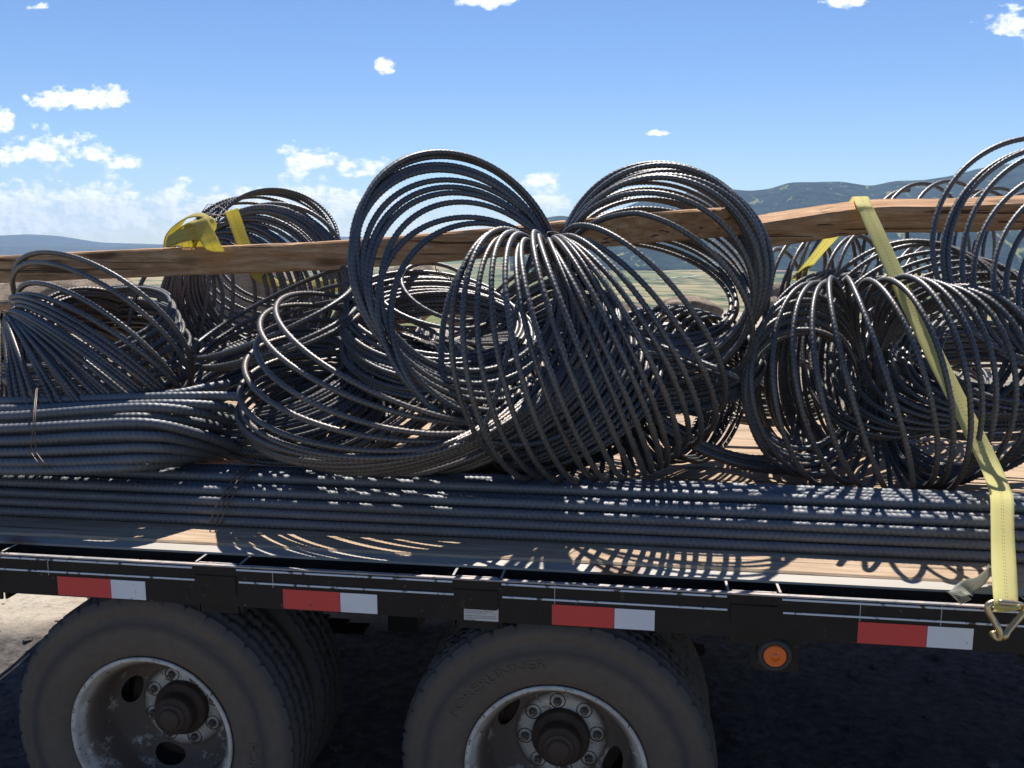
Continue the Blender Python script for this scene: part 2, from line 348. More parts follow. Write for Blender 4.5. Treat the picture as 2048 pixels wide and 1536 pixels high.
class MB:
    def __init__(s): s.v = []; s.f = []
    def add(s, vs, fs):
        b = len(s.v); s.v += [tuple(map(float, v)) for v in vs]; s.f += [tuple(b+i for i in f) for f in fs]; return s
    def box(s, x0, x1, y0, y1, z0, z1, bev=0):
        if bev <= 0:
            return s.add([(x, y, z) for x in (x0, x1) for y in (y0, y1) for z in (z0, z1)],
                  [(0, 1, 3, 2), (4, 6, 7, 5), (0, 4, 5, 1), (2, 3, 7, 6), (0, 2, 6, 4), (1, 5, 7, 3)])
        # bevelled along x (long edges)
        b = bev; prof = [(y0+b, z0), (y1-b, z0), (y1, z0+b), (y1, z1-b), (y1-b, z1), (y0+b, z1), (y0, z1-b), (y0, z0+b)]
        n = 8; vs = [(x, y, z) for x in (x0, x1) for y, z in prof]
        fs = [(i, (i+1) % n, n+(i+1) % n, n+i) for i in range(n)] + [tuple(range(n-1, -1, -1)), tuple(range(n, 2*n))]
        return s.add(vs, fs)
    def mesh(s, name, mat, smooth=False):
        me = bpy.data.meshes.new(name); me.from_pydata(s.v, [], s.f); me.materials.append(mat)
        if smooth: me.polygons.foreach_set('use_smooth', [True]*len(me.polygons))
        me.update(); return me
    def build(s, name, mat, parent=None, smooth=False): return obj(name, s.mesh(name, mat, smooth), parent)
def lathe(prof, n, axis='y'):
    """prof: list of (radius, y). returns V,Q (closed ring around the y axis)"""
    a = np.arange(n)*2*pi/n; pr = np.array(prof)
    V = np.stack([pr[:, None, 0]*np.cos(a), np.repeat(pr[:, 1:2], n, 1), pr[:, None, 0]*np.sin(a)], -1)
    k = len(prof); i, j = np.meshgrid(np.arange(k-1), np.arange(n), indexing='ij'); j2 = (j+1) % n
    Q = np.stack([i*n+j, (i+1)*n+j, (i+1)*n+j2, i*n+j2], -1).reshape(-1, 4)
    return V, Q
def smoothpath(pts, n):
    """Catmull-Rom through pts, n samples"""
    p = np.asarray(pts, float); p = np.vstack([2*p[0]-p[1], p, 2*p[-1]-p[-2]])
    t = np.linspace(0, len(p)-3-1e-9, n); i = t.astype(int); f = (t-i)[:, None]
    a, b, c, d = p[i], p[i+1], p[i+2], p[i+3]
    return .5*((2*b)+(-a+c)*f+(2*a-5*b+4*c-d)*f*f+(-a+3*b-3*c+d)*f**3)
def resample(p, ds):
    L = np.r_[0, np.cumsum(np.linalg.norm(np.diff(p, axis=0), axis=1))]; n = max(2, int(L[-1]/ds))
    s = np.linspace(0, L[-1], n); return np.stack([np.interp(s, L, p[:, k]) for k in range(p.shape[1])], 1), s
def nrm(v): return v/np.maximum(np.linalg.norm(v, axis=-1, keepdims=True), 1e-9)
def tube(p, ref, r, sides, amp=0, pitch=.013, s=None):
    n = len(p); T = nrm(np.gradient(p, axis=0)); N = nrm(ref-(ref*T).sum(1, keepdims=True)*T); B = np.cross(T, N)
    if s is None: s = np.r_[0, np.cumsum(np.linalg.norm(np.diff(p, axis=0), axis=1))]
    th = np.arange(sides)*2*pi/sides; tri = np.abs(((th/pi) % 1)-.5)
    R = np.full((n, sides), r)
    if amp:
        ph = s[:, None]/pitch + tri[None]*1.3
        R = R + amp*np.clip((np.cos(2*pi*ph)-.35)/.55, 0, 1) + amp*.7*(tri[None] > .49)
    R[0] *= .55; R[-1] *= .55
    V = p[:, None] + (N[:, None]*np.cos(th)[None, :, None] + B[:, None]*np.sin(th)[None, :, None])*R[..., None]
    V = V.reshape(-1, 3)
    i, j = np.meshgrid(np.arange(n-1), np.arange(sides), indexing='ij'); j2 = (j+1) % sides
    Q = np.stack([i*sides+j, i*sides+j2, (i+1)*sides+j2, (i+1)*sides+j], -1).reshape(-1, 4)
    UV = np.stack([s[i], j/sides, s[i], (j+1)/sides, s[i+1], (j+1)/sides, s[i+1], j/sides], -1).reshape(-1, 2)
    # end caps (quad strips across the ring)
    cap = []
    for b, flip in ((0, True), ((n-1)*sides, False)):
        for q in range(1, sides//2):
            c = (b+q-1 if q > 1 else b, b+q, b+sides-1-q, (b+sides-q) % (b+sides) if q > 1 else b+sides-1)
            cap.append(c[::-1] if flip else c)
    if cap: Q = np.vstack([Q, np.array(cap)]); UV = np.vstack([UV, np.zeros((len(cap)*4, 2))])
    return V, Q, UV
def tube_obj(name, pts, r, mat, parent=None, sides=6, n=60, ref=(0, 0, 1), ds=None, amp=0, pitch=.013):
    p = smoothpath(pts, n)
    if ds: p, _ = resample(p, ds)
    V, Q, UV = tube(p, np.tile(np.array(ref, float), (len(p), 1)), r, sides, amp, pitch)
    return obj(name, mesh_np(name, V, Q, mat, UV), parent)

DECK = .925
# ------------------------------------------------------------------ ground, valley, mountains
def fbm(x, y, seed, octs=5, f=1.0, gain=.5):
    rs = np.random.RandomState(seed); h = np.zeros_like(x); a = 1.0
    for o in range(octs):
        for k in range(4):
            th = rs.rand()*2*pi; ph = rs.rand()*2*pi; fx, fy = cos(th)*f, sin(th)*f
            h += a*np.sin(x*fx+y*fy+ph+1.3*np.sin(x*fy*.7-y*fx*.6+ph*2))*.35
        f *= 1.93; a *= gain
    return h
def grid(name, xs, ys, hf, mat, parent=None):
    X, Y = np.meshgrid(xs, ys, indexing='ij'); Z = hf(X, Y); V = np.stack([X, Y, Z], -1).reshape(-1, 3)
    a, b = len(xs), len(ys); i, j = np.meshgrid(np.arange(a-1), np.arange(b-1), indexing='ij')
    Q = np.stack([i*b+j, (i+1)*b+j, (i+1)*b+j+1, i*b+j+1], -1).reshape(-1, 4)
    return obj(name, mesh_np(name, V, Q, mat), parent)
def sstep(x, a, b): t = np.clip((x-a)/(b-a), 0, 1); return t*t*(3-2*t)
def ground_h(x, y):
    berm = sstep(y, 5.0, 6.9)*(1-sstep(y, 8.2, 12.5))
    return (berm*(1.02+.10*fbm(x, y*.8, 3, 4, 1.1)) + .022*fbm(x, y, 5, 6, 3.0) + .02*fbm(x, y, 6, 3, .9)*sstep(y, 3, 5)
            - 3.2*sstep(y, 9.5, 16))
gx = np.r_[np.linspace(-16, -6, 50)[:-1], np.linspace(-6, 6, 300)[:-1], np.linspace(6, 16, 50)]
gy = np.r_[np.linspace(-8, 1.5, 40)[:-1], np.linspace(1.5, 9, 200)[:-1], np.linspace(9, 16, 50)]
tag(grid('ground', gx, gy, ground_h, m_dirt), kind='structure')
# loose stones
def stone_mesh(name, seed, sub=2, mat=m_rock, rough=.22):
    import bmesh
    bm = bmesh.new(); bmesh.ops.create_icosphere(bm, subdivisions=sub, radius=1); rs = np.random.RandomState(seed)
    co = np.array([v.co[:] for v in bm.verts]); d = np.zeros(len(co))
    for _ in range(9):
        n_ = nrm(rs.randn(3)); h = .55+.4*rs.rand(); over = np.maximum(co@n_-h, 0); co -= over[:, None]*n_*.9
    co *= (1+rough*.35*fbm(co[:, 0]*2.1+seed, co[:, 1]*2.1+co[:, 2]*1.7, seed, 3, 1.2))[:, None]
    for v, c in zip(bm.verts, co): v.co = c
    me = bpy.data.meshes.new(name); bm.to_mesh(me); bm.free(); me.materials.append(mat); return me
peb = [stone_mesh('pebble', 20+i, 1) for i in range(3)]
allv, allf = [], []
pv = [np.array([v.co[:] for v in p_.vertices]) for p_ in peb]; pf = [np.array([list(q.vertices) for q in p_.polygons]) for p_ in peb]
base = 0
for i in range(1500):
    k = i % 3; s_ = .006+.03*rng.rand()**3; x, y = rng.uniform(-4.5, 4.5), rng.uniform(1.6, 8.2)
    if y > 4.6: s_ *= 2.2
    z = float(ground_h(np.array([x]), np.array([y]))[0]); ang = rng.rand()*6.28
    R = np.array([[cos(ang), -sin(ang), 0], [sin(ang), cos(ang), 0], [0, 0, .65]])
    allv.append(pv[k]@R.T*s_+(x, y, z+s_*.2)); allf.append(pf[k]+base); base += len(pv[k])
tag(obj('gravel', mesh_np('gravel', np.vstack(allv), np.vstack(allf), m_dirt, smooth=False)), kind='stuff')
boulders = [(510, 640, 6.2, .62, .5, .62, 'large tan boulder seen through the coil behind the yellow strap knot'),
            (430, 700, 6.0, .50, .4, .40, 'low brown boulder left of the large tan boulder'),
            (812, 592, 6.6, .36, .3, .26, 'tan rock showing between the loops under the timber beam'),
            (740, 610, 6.5, .26, .3, .20, 'small grey tan rock left of the tan rock under the timber'),
            (1240, 640, 6.6, .30, .3, .15, 'flat brown rock seen through the right ring of the big coil'),
            (1375, 625, 6.9, .26, .3, .13, 'low reddish rock at the right edge of the ring opening'),
            (1185, 640, 6.4, .26, .3, .15, 'small broken rock below the centre of the big coil'),
            (1000, 640, 6.6, .40, .3, .22, 'tan rock hidden low behind the middle of the load'),
            (120, 588, 6.6, .50, .4, .20, 'low tan rock under the left end of the timber'),
            (1590, 606, 7.0, .42, .3, .16, 'grey rock behind the right pile of coils')]
for i, (px, py, d_, sx, sy, sz, lab) in enumerate(boulders):
    c_ = P(px, py, d_); o = obj('boulder', stone_mesh('boulder', 40+i, 4, rough=.5), loc=c_)
    for p_ in o.data.polygons: p_.use_smooth = True
    o.scale = (sx, sy, sz); o.rotation_euler = (0, 0, i*1.3); tag(o, lab, 'boulder', 'rocks on the berm behind the trailer')

def valley_h(x, y):
    r = np.sqrt(x*x+y*y)
    h = -1.8 - 7*sstep(r, 14, 90) - 45*sstep(r, 60, 900) - 60*sstep(r, 500, 2600)
    h = h + sstep(r, 60, 600)*14*fbm(x*.001, y*.001, 8, 4, 3.5) - sstep(r, 60, 400)*14 + .5*sstep(r, 14, 80)*fbm(x, y, 9, 4, .13)
    h = h + 75*sstep(-x*.5+y*.2, 120, 500)*(1-sstep(r, 900, 2200))*0
    return h
rad = np.r_[np.geomspace(14, 200, 50)[:-1], np.geomspace(200, 19500, 110)]; az = np.linspace(-75, 75, 200)*pi/180
A, R_ = np.meshgrid(az, rad, indexing='ij'); Xv, Yv = R_*np.sin(A), R_*np.cos(A); Zv = valley_h(Xv, Yv)
a, b = A.shape; i, j = np.meshgrid(np.arange(a-1), np.arange(b-1), indexing='ij')
Q = np.stack([i*b+j, i*b+j+1, (i+1)*b+j+1, (i+1)*b+j], -1).reshape(-1, 4)[:, ::-1]
tag(obj('valley', mesh_np('valley', np.stack([Xv, Yv, Zv], -1).reshape(-1, 3), Q, m_valley)), kind='structure')

def ridge(name, sky_pts, dist, depth, seed, mat, base_py=520, rough=.10, lab=None):
    """range whose crest follows the skyline (pixel pairs), a real slope 'depth' metres deep in front and behind"""
    n = 260; xs = np.array([p[0] for p in sky_pts], float); ys = np.array([p[1] for p in sky_pts], float)
    px = np.linspace(xs[0], xs[-1], n); py = np.interp(px, xs, ys)
    k_ = np.ones(5)/5; py = np.convolve(np.pad(py, 2, 'edge'), k_, 'valid')
    rays = np.array([ray(a_, b_) for a_, b_ in zip(px, py)]); hd = np.linalg.norm(rays[:, :2], axis=1)
    dirs = rays[:, :2]/hd[:, None]; top = CH + rays[:, 2]/hd*dist; m_ = 70
    tt = np.linspace(-1, .7, m_); V = np.zeros((n, m_, 3)); base_z = -125.
    for k, t in enumerate(tt):
        d_ = dist + t*depth; prof = 1-abs(t)**1.25 if t < 0 else 1-t*t*1.4
        V[:, k, :2] = dirs*d_; V[:, k, 2] = base_z+(top-base_z)*prof
    X, Y = V[..., 0], V[..., 1]; w = np.sin(np.clip((tt+1), 0, 1)*pi)[None]
    H = (top-base_z)[:, None]
    V[..., 2] += H*rough*w*(fbm(X/dist*9, Y/dist*4, seed, 5, 3.0))
    i, j = np.meshgrid(np.arange(n-1), np.arange(m_-1), indexing='ij'); Q = np.stack([i*m_+j, (i+1)*m_+j, (i+1)*m_+j+1, i*m_+j+1], -1).reshape(-1, 4)
    return tag(obj(name, mesh_np(name, V.reshape(-1, 3), Q, mat)), kind='structure')
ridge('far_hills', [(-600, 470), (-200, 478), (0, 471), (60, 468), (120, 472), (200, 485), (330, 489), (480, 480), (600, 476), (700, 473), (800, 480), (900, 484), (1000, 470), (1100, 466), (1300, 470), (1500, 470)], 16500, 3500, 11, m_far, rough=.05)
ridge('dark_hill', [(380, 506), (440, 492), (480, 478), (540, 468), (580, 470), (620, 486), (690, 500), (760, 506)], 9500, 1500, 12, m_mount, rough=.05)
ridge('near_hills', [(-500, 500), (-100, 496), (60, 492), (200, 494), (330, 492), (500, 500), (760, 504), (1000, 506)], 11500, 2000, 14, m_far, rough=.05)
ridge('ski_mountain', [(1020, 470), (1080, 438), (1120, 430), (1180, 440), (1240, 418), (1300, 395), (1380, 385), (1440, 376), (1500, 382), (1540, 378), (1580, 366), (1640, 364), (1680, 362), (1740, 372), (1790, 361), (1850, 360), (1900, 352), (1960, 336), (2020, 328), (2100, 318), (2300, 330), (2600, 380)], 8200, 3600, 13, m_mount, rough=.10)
# road and town in the valley
def road_strip(pts, w, name='road'):
    p = np.array([PZ(a_, b_, 0)*0 for a_, b_ in pts]); out = []
    for a_, b_ in pts:
        r = ray(a_, b_); lo, hi = 20., 30000.
        ts = np.geomspace(30, 20000, 4000); q = CP[None]+r[None]*ts[:, None]; hh = valley_h(q[:, 0], q[:, 1]); k = np.argmax(q[:, 2] < hh); out.append(q[k] if q[k, 2] < hh[k] else q[-1])
    p = smoothpath(out, 60); p[:, 2] = valley_h(p[:, 0], p[:, 1])+2.0
    T = nrm(np.gradient(p, axis=0)); N = np.stack([-T[:, 1], T[:, 0], T[:, 2]*0], 1)*w/2
    V = np.vstack([p-N, p+N]); n = len(p); Q = np.stack([np.arange(n-1), np.arange(1, n), np.arange(1, n)+n, np.arange(n-1)+n], -1)
    return tag(obj(name, mesh_np(name, V, Q, m_road)), kind='structure')
road_strip([(1130, 500), (1170, 512), (1215, 526), (1262, 538)], 20)
road_strip([(1300, 560), (1350, 556), (1400, 552)], 14)
def on_valley(px, py):
    r = ray(px, py); ts = np.geomspace(30, 20000, 6000); q = CP[None]+r[None]*ts[:, None]; hh = valley_h(q[:, 0], q[:, 1]); k = np.argmax(q[:, 2] < hh); return q[k]
tw = [(1562, 546, 60, 16), (1535, 541, 34, 12), (1590, 552, 40, 10), (1606, 545, 26, 10), (1572, 538, 26, 9), (1546, 554, 26, 9), (1620, 556, 30, 9), (1655, 552, 24, 8), (1700, 556, 30, 8), (1860, 552, 30, 9)]
twl = ['long low building with red roof nearest the tan field', 'pale building left of the long red roofed one', 'wide shed in front of the red roofed building', 'small building right of the long red roof', 'small building behind the long red roof',
       'small shed at the left edge of the far town', 'low building right of the wide shed', 'small far house between the coil loops', 'far building left of the yellow strap', 'far building right of the yellow strap']
for (px, py, w, h), lab in zip(tw, twl):
    q = on_valley(px, py); b_ = empty('valley_building', q); b_.rotation_euler = (0, 0, YAW*.5+rng.uniform(-.3, .3))
    tag(b_, lab, 'building', 'buildings of the far valley town'); h *= .7
    MB().box(-w/2, w/2, -w/5, w/5, -4, h*.6).build('wall', m_town, b_)
    MB().add([(-w/2-1, -w/5-1, h*.6), (w/2+1, -w/5-1, h*.6), (w/2+1, w/5+1, h*.6), (-w/2-1, w/5+1, h*.6), (-w/2-1, 0, h), (w/2+1, 0, h)], [(0, 1, 5, 4), (2, 3, 4, 5), (0, 4, 3), (1, 2, 5), (0, 3, 2, 1)]).build('roof', m_roof, b_)
    for k in range(max(2, int(w/12))):
        x_ = -w/2+w*(k+.5)/max(2, int(w/12)); MB().box(x_-1.5, x_+1.5, -w/5-.3, -w/5-.05, h*.2, h*.45).build('window', m_glass, b_)
# air
hz = MB().box(-21000, 21000, -60, 21000, -160, 900).build('haze', m_haze); tag(hz, kind='stuff')

# ------------------------------------------------------------------ trailer
D0 = 2.06; X0, X1 = -2.62, 2.6
T = tag(empty('flatbed_trailer', (0, 2.06, 0)), 'black flatbed trailer with timber deck carrying the rebar', 'trailer')
def tp(o):                                    # world coordinates -> child of the trailer
    o.location = Vector(o.location) - T.location; o.parent = T; return o
RB, RTOP = .803, .913
tp(MB().box(X0, X1, D0, D0+.010, RB, RTOP-.004).build('rub_rail', m_black))
tp(MB().box(X0, X1, D0-.0005, D0+.0115, RTOP-.004, RTOP).build('rail_edge', m_edge))
# deck edge flange and channel web
tp(MB().box(X0, X1, D0+.076, D0+.126, DECK-.012, DECK-.006).build('deck_flange', m_flange))
tp(MB().box(X0, X1, D0+.084, D0+.092, RB-.03, DECK-.013).build('side_channel', m_black))
pk = [PY(430, 1130, D0).tolist()[0], PY(952, 1160, D0).tolist()[0], PY(1510, 1190, D0).tolist()[0]]
sp_ = (pk[2]-pk[0])/2; pk = [pk[0]-2*sp_, pk[0]-sp_]+pk+[pk[2]+sp_]
for x in pk:
    w = .052; y0, y1, t_ = D0+.0125, D0+.0755, .006; zt = RTOP-.001
    b_ = MB()
    for (xa, xb, ya, yb) in ((x-w, x+w, y0, y0+t_), (x-w-.012, x-w-.012+t_, y0+.004, y1), (x+w+.006, x+w+.006+t_, y0+.004, y1)): b_.box(xa, xb, ya, yb, RB-.025, zt)
    o = tp(b_.build('stake_pocket', m_black))
    b_ = MB()
    for (xa, xb, ya, yb) in ((x-w, x+w, y0, y0+t_), (x-w-.012, x-w-.012+t_, y0+.004, y1), (x+w+.006, x+w+.006+t_, y0+.004, y1)): b_.box(xa, xb, ya, yb, zt+.0005, zt+.002)
    b_.build('pocket_rim', m_edge, o)
    tp(MB().box(x-.055, x+.055, D0-.004, D0-.0005, RB+.034, RTOP-.028).build('weld_plate', m_black))
def pz(px, py): return PY(px, py, D0)[2]
z1, z2 = pz(100, 1119), pz(100, 1142.5)
zc = [x for x in pk]
for a_, b_ in zip(pk[:-1], pk[1:]):
    for z in (z1, z2):
        tp(MB().box(a_+.058+rng.uniform(0, .01), b_-.056-rng.uniform(0, .012), D0-.0035, D0-.0006, z-.0022, z+.0022).build('pinstripe', m_stripe))
for px in (97, 545, 1110, 1726, 1890):
    q = PY(px, 1130, D0); tp(MB().box(q[0]-.001, q[0]+.001, D0-.003, D0-.0006, z2-.01, z1+.01).build('seam', m_flange))
tapes = [(115, 221, 290), (566, 680, 754), (1104, 1229, 1310), (1716, 1855, 1948)]
ztt = [(1156, 1196), (1178, 1220), (1209, 1257), (1249, 1303)]
for k, ((a_, b_, c_), (yt, yb)) in enumerate(zip(tapes, ztt)):
    xa, xb, xc = (PY(v, yt, D0)[0] for v in (a_, b_, c_)); zt, zb = RB+.056, RB+.0035
    o = tp(MB().box(xa, xb-.0006, D0-.0018, D0-.0004, zb, zt).build('reflective_tape', m_red)); o['label'] = 'red half of the reflective tape'
    o2 = MB().box(xb+.0006, xc, D0-.0018, D0-.0004, zb, zt-.001).build('white_section', m_white, o)
# sticker
qa, qb = PY(928, 1216, D0), PY(997, 1216, D0)
st = tp(MB().add([(qa[0], D0-.0012, RB+.002), (qb[0], D0-.0012, RB+.002), (qb[0], D0-.0012, RB+.036), (qb[0]-.006, D0-.0012, RB+.031), (qa[0], D0-.0012, RB+.031)], [(0, 1, 2, 3, 4)]).build('warning_label', m_sticker))
def text_mesh(txt, size, ext=0):
    cu = bpy.data.curves.new('t', 'FONT'); cu.body = txt; cu.size = size; cu.extrude = ext
    o = bpy.data.objects.new('t', cu); COL.objects.link(o); dg = bpy.context.evaluated_depsgraph_get(); me = bpy.data.meshes.new_from_object(o.evaluated_get(dg))
    bpy.data.objects.remove(o); return me
for k, ln in enumerate(['up to 50 pounds torque. Tighten to', "manufacturer's specifications.", 'Remember: should check lug nut(s) each', 'Trip after excessive braking and following', 'wheel change.']):
    me = text_mesh(ln, .0047); me.materials.clear(); me.materials.append(m_print)
    o = obj('lettering', me, st); o.rotation_euler = (pi/2, 0, 0); o.location = (qa[0]+.003, D0-.0016, RB+.0258-k*.0052-(.002 if k > 1 else 0)); o.data.materials[0] = m_print
# deck boards
ys = [D0+.1425]; bw_ = .172
nb = 13
for k in range(nb):
    y0 = D0+.1275+k*bw_; off = rng.uniform(-.002, .002) if k else 0
    bm_ = MB(); n = 60; xs_ = np.linspace(X0, X1, n); prof = [(0, -.035), (bw_-.005, -.035), (bw_-.005, -.005), (bw_-.010, 0), (.006, 0), (0, -.005)]
    vs_ = []
    wob = fbm(xs_, xs_*0+k, 30+k, 3, 4)*.0012
    for i_, x in enumerate(xs_):
        for (yy, zz) in prof: vs_.append((x, y0+yy+wob[i_], DECK+off+zz+(wob[i_]*.8 if zz > -.03 else 0)))
    fs_ = [(i_*6+q, i_*6+(q+1) % 6, (i_+1)*6+(q+1) % 6, (i_+1)*6+q) for i_ in range(n-1) for q in range(6)] + [tuple(range(5, -1, -1)), tuple(range((n-1)*6, n*6))]
    bm_.add(vs_, fs_); tp(bm_.build('deck_board', m_deck if k != 3 and k != 2 else m_deck2))
# a dark gap strip between boards and flange is real air; frame members
for y in (2.72, 3.78):
    tp(MB().box(X0, X1, y-.05, y+.05, .62, .635).box(X0, X1, y-.006, y+.006, .636, .868).box(X0, X1, y-.05, y+.05, .869, .884).build('frame_beam', m_black))
for x in np.arange(X0+.2, X1, .41):
    tp(MB().box(x-.004, x+.004, D0+.093, 4.36, .80, .884).box(x+.005, x+.04, D0+.093, 4.36, .80, .806).build('cross_member', m_black))
tp(MB().box(X0, X1, 4.37, 4.38, .80, DECK-.01).build('far_rail', m_black))
tp(MB().box(X0-.02, X0-.005, D0, 4.38, .78, DECK).build('end_channel', m_black))
# wheels
RO, WX = .414, (-1.302, -.186)
tyre_prof = [(.224, .030), (.232, .020), (.245, .010), (.262, .001), (.285, -.004), (.312, -.006), (.332, -.003), (.338, -.0045), (.345, -.001), (.352, .003), (.3535, .0015), (.362, .004), (.3635, .0025), (.372, .008), (.380, .014), (.3875, .020), (.392, .0225), (.3945, .026), (RO-.001, .038),
             (RO, .058), (RO-.007, .061), (RO-.007, .066), (RO, .069), (RO+.001, .098), (RO-.008, .101), (RO-.008, .107), (RO+.001, .110), (RO, .140), (RO-.007, .143), (RO-.007, .148), (RO, .151), (RO-.002, .172), (.390, .186), (.372, .202), (.345, .208), (.30, .211), (.26, .204), (.232, .190), (.224, .178)]
NT = 312
tyre_prof = [(r_ if (r_ < .30 or r_ > RO-.02) else .30+(r_-.30)*(RO-.30)/(.398-.30) if r_ < .3952 else r_, y_) for r_, y_ in tyre_prof]
V, Q = lathe(tyre_prof, NT)
rs = np.random.RandomState(3)
for i_, (r_, y_) in enumerate(tyre_prof):
    if (r_ > RO-.0045 or (RO-.013 < r_ < RO-.002 and y_ < .03)) and r_ > .39:
        a = np.arange(NT)
        if y_ < .04: msk = (a % 8 == (0 if y_ > .03 else 7)) | ((a % 8 == 3) & (r_ > RO-.005))
        elif y_ < .06: msk = (a % 8 == 1)
        else: msk = ((a+int(y_*900)) % 8 == 2) | ((a+int(y_*400)) % 13 == 5)
        sc = np.where(msk, (r_-.0075)/r_, 1.0); V[i_, :, 0] *= sc; V[i_, :, 2] *= sc
tyre_me = mesh_np('tyre', V.reshape(-1, 3), Q, m_tyre)
# outer rim: dished disc wheel. y grows inward.
rim_prof = [(.226, .020), (.236, .014), (.2375, .009), (.234, .0055), (.228, .006), (.2245, .010), (.222, .020), (.217, .032), (.204, .040), (.198, .058), (.196, .110), (.193, .132), (.188, .150)]+[(.188-.058*t_, .150+.046*sin(t_*pi/2)) for t_ in np.linspace(.06, 1, 14)]+[(.1245, .190), (.1215, .1885), (.112, .188), (.058, .188)]
N2 = 240
V, Q = lathe(rim_prof, N2)
# four hand holes cut from the dish wall: drop the quads inside, rows between radius .188 and .130
qc = V.reshape(-1, 3)[Q].mean(1); ang = np.degrees(np.arctan2(qc[:, 2], qc[:, 0])); rad_ = np.hypot(qc[:, 0], qc[:, 2])
def build_rim(name, phase):
    W_ = V.reshape(-1, 3).copy(); av = np.degrees(np.arctan2(W_[:, 2], W_[:, 0])); rv = np.hypot(W_[:, 0], W_[:, 2]); keep = np.ones(len(Q), bool)
    for k in range(4):
        c0 = phase+90*k; da = (ang-c0+180) % 360-180; keep &= ~(((da/16.5)**2+((rad_-.159)/.023)**2) < 1)
    edge = np.zeros(len(W_), bool); edge[np.unique(Q[~keep])] = True; kept = np.zeros(len(W_), bool); kept[np.unique(Q[keep])] = True
    rp = np.array(rim_prof)[20-15:]; rp = rp[np.argsort(rp[:, 0])]
    for k in range(4):
        c0 = phase+90*k; dv = (av-c0+180) % 360-180; e_ = np.sqrt((dv/16.5)**2+((rv-.159)/.023)**2); q_ = edge & kept & (e_ > .3) & (e_ < 1.7)
        a2 = np.radians(c0+dv/e_); r2 = .159+(rv-.159)/e_
        W_[q_, 0] = (r2*np.cos(a2))[q_]; W_[q_, 2] = (r2*np.sin(a2))[q_]; W_[q_, 1] = np.interp(r2[q_], rp[:, 0], rp[:, 1])
    return mesh_np(name, W_, Q[keep], m_rim)
rim_me = [build_rim('rim', 73), build_rim('rim', 66)]
for me in rim_me:
    pass
cup_V, cup_Q = lathe([(.0215, .0012), (.0222, -.0005), (.0225, .0012), (.0195, .0014), (.0180, .012), (.0, .012)], 24)
cup_me = mesh_np('lug_recess', cup_V.reshape(-1, 3), cup_Q, m_hub)
def hexnut():
    b_ = MB(); n = 6; R_n = .0118
    ring = lambda R_, y: [(R_*cos(i*pi/3), y, R_*sin(i*pi/3)) for i in range(6)]
    circ = lambda R_, y: [(R_*cos(i*pi/3), y, R_*sin(i*pi/3)) for i in range(6)]
    vs_ = ring(R_n, .010)+ring(R_n, -.006)+circ(.0085, -.010)+circ(.0062, -.0102)+circ(.0058, -.017)+[(0, -.018, 0)]
    fs_ = [(r*6+i, (r+1)*6+i, (r+1)*6+(i+1) % 6, r*6+(i+1) % 6) for r in range(4) for i in range(6)]+[(24+i, 30, 24+(i+1) % 6) for i in range(6)]
    b_.add(vs_, fs_); return b_.mesh('lug_nut', m_nut)
nut_me = hexnut()
V3, Q3 = lathe([(.080, .191), (.0805, .170), (.077, .162), (.062, .160), (.060, .148), (.0585, .128), (.054, .120), (.042, .118), (.0415, .114), (.037, .112), (.031, .1115), (.030, .104), (.026, .1015), (.0, .101)], 48)
hub_me = mesh_np('hub', V3.reshape(-1, 3), Q3, m_hub)
V4, Q4 = lathe([(.22, .03), (.20, .04), (.195, .18), (.22, .19)], 48); barrel_me = mesh_np('rim_barrel', V4.reshape(-1, 3), Q4, m_hub)
V5, Q5 = lathe([(0.0, .205), (.17, .205), (.17, .24), (.0, .24)], 40); drum_me = mesh_np('brake_drum', V5.reshape(-1, 3), Q5, m_hub)
letters = text_mesh('FORERUNNER', .034, .0016)
lv = np.array([v.co[:] for v in letters.vertices]); lw = lv[:, 0].max()
def letter_mesh(mid):
    me = letters.copy(); rad0 = .292
    out_ = np.zeros_like(lv); th = mid-(lv[:, 0]-lw/2)*1.35/rad0; r_ = rad0+lv[:, 1]
    yb = np.interp(r_, [.262, .285, .312, .332], [.001, -.004, -.006, -.003])
    out_[:, 0] = r_*np.cos(th); out_[:, 2] = r_*np.sin(th); out_[:, 1] = yb-.0004-lv[:, 2]-.0006
    me.vertices.foreach_set('co', out_.astype(np.float32).ravel()); me.materials.clear(); me.materials.append(m_letter); me.update(); return me
for wi, x in enumerate(WX):
    for inner in (0, 1):
        yw = D0+.022+inner*.245
        w_ = tp(empty('wheel', (x, yw, .39))); w_['label'] = ('outer' if not inner else 'inner')+' dual wheel of the '+('left' if wi == 0 else 'right')+' axle'
        ty = obj('tyre', tyre_me, w_)
        ty.rotation_euler = (0, wi*.4+inner*.3, 0)
        if not inner:
            obj('rim', rim_me[wi], w_); obj('hub', hub_me, w_); obj('brake_drum', drum_me, w_)
            for k in range(8):
                a_ = k*pi/4+pi/2+(.10 if wi else .30)
                pos_ = (.1005*cos(a_), .1865, .1005*sin(a_)); obj('lug_recess', cup_me, w_, pos_)
                obj('lug_nut', nut_me, w_, (pos_[0], .183, pos_[2])).rotation_euler = (0, k*.3, 0)
            obj('raised_lettering', letter_mesh(2.15 if wi else -.42), w_)
        else:
            obj('rim', barrel_me, w_)
    tp(MB().box(x-.04, x+.04, 2.32, 4.3, .35, .43).build('axle', m_black))
# far side wheels in the dark under the deck
for x in WX:
    w_ = tp(empty('wheel', (x, 4.12, .39))); w_['label'] = 'dual wheel on the far side of the trailer'
    obj('tyre', tyre_me, w_)
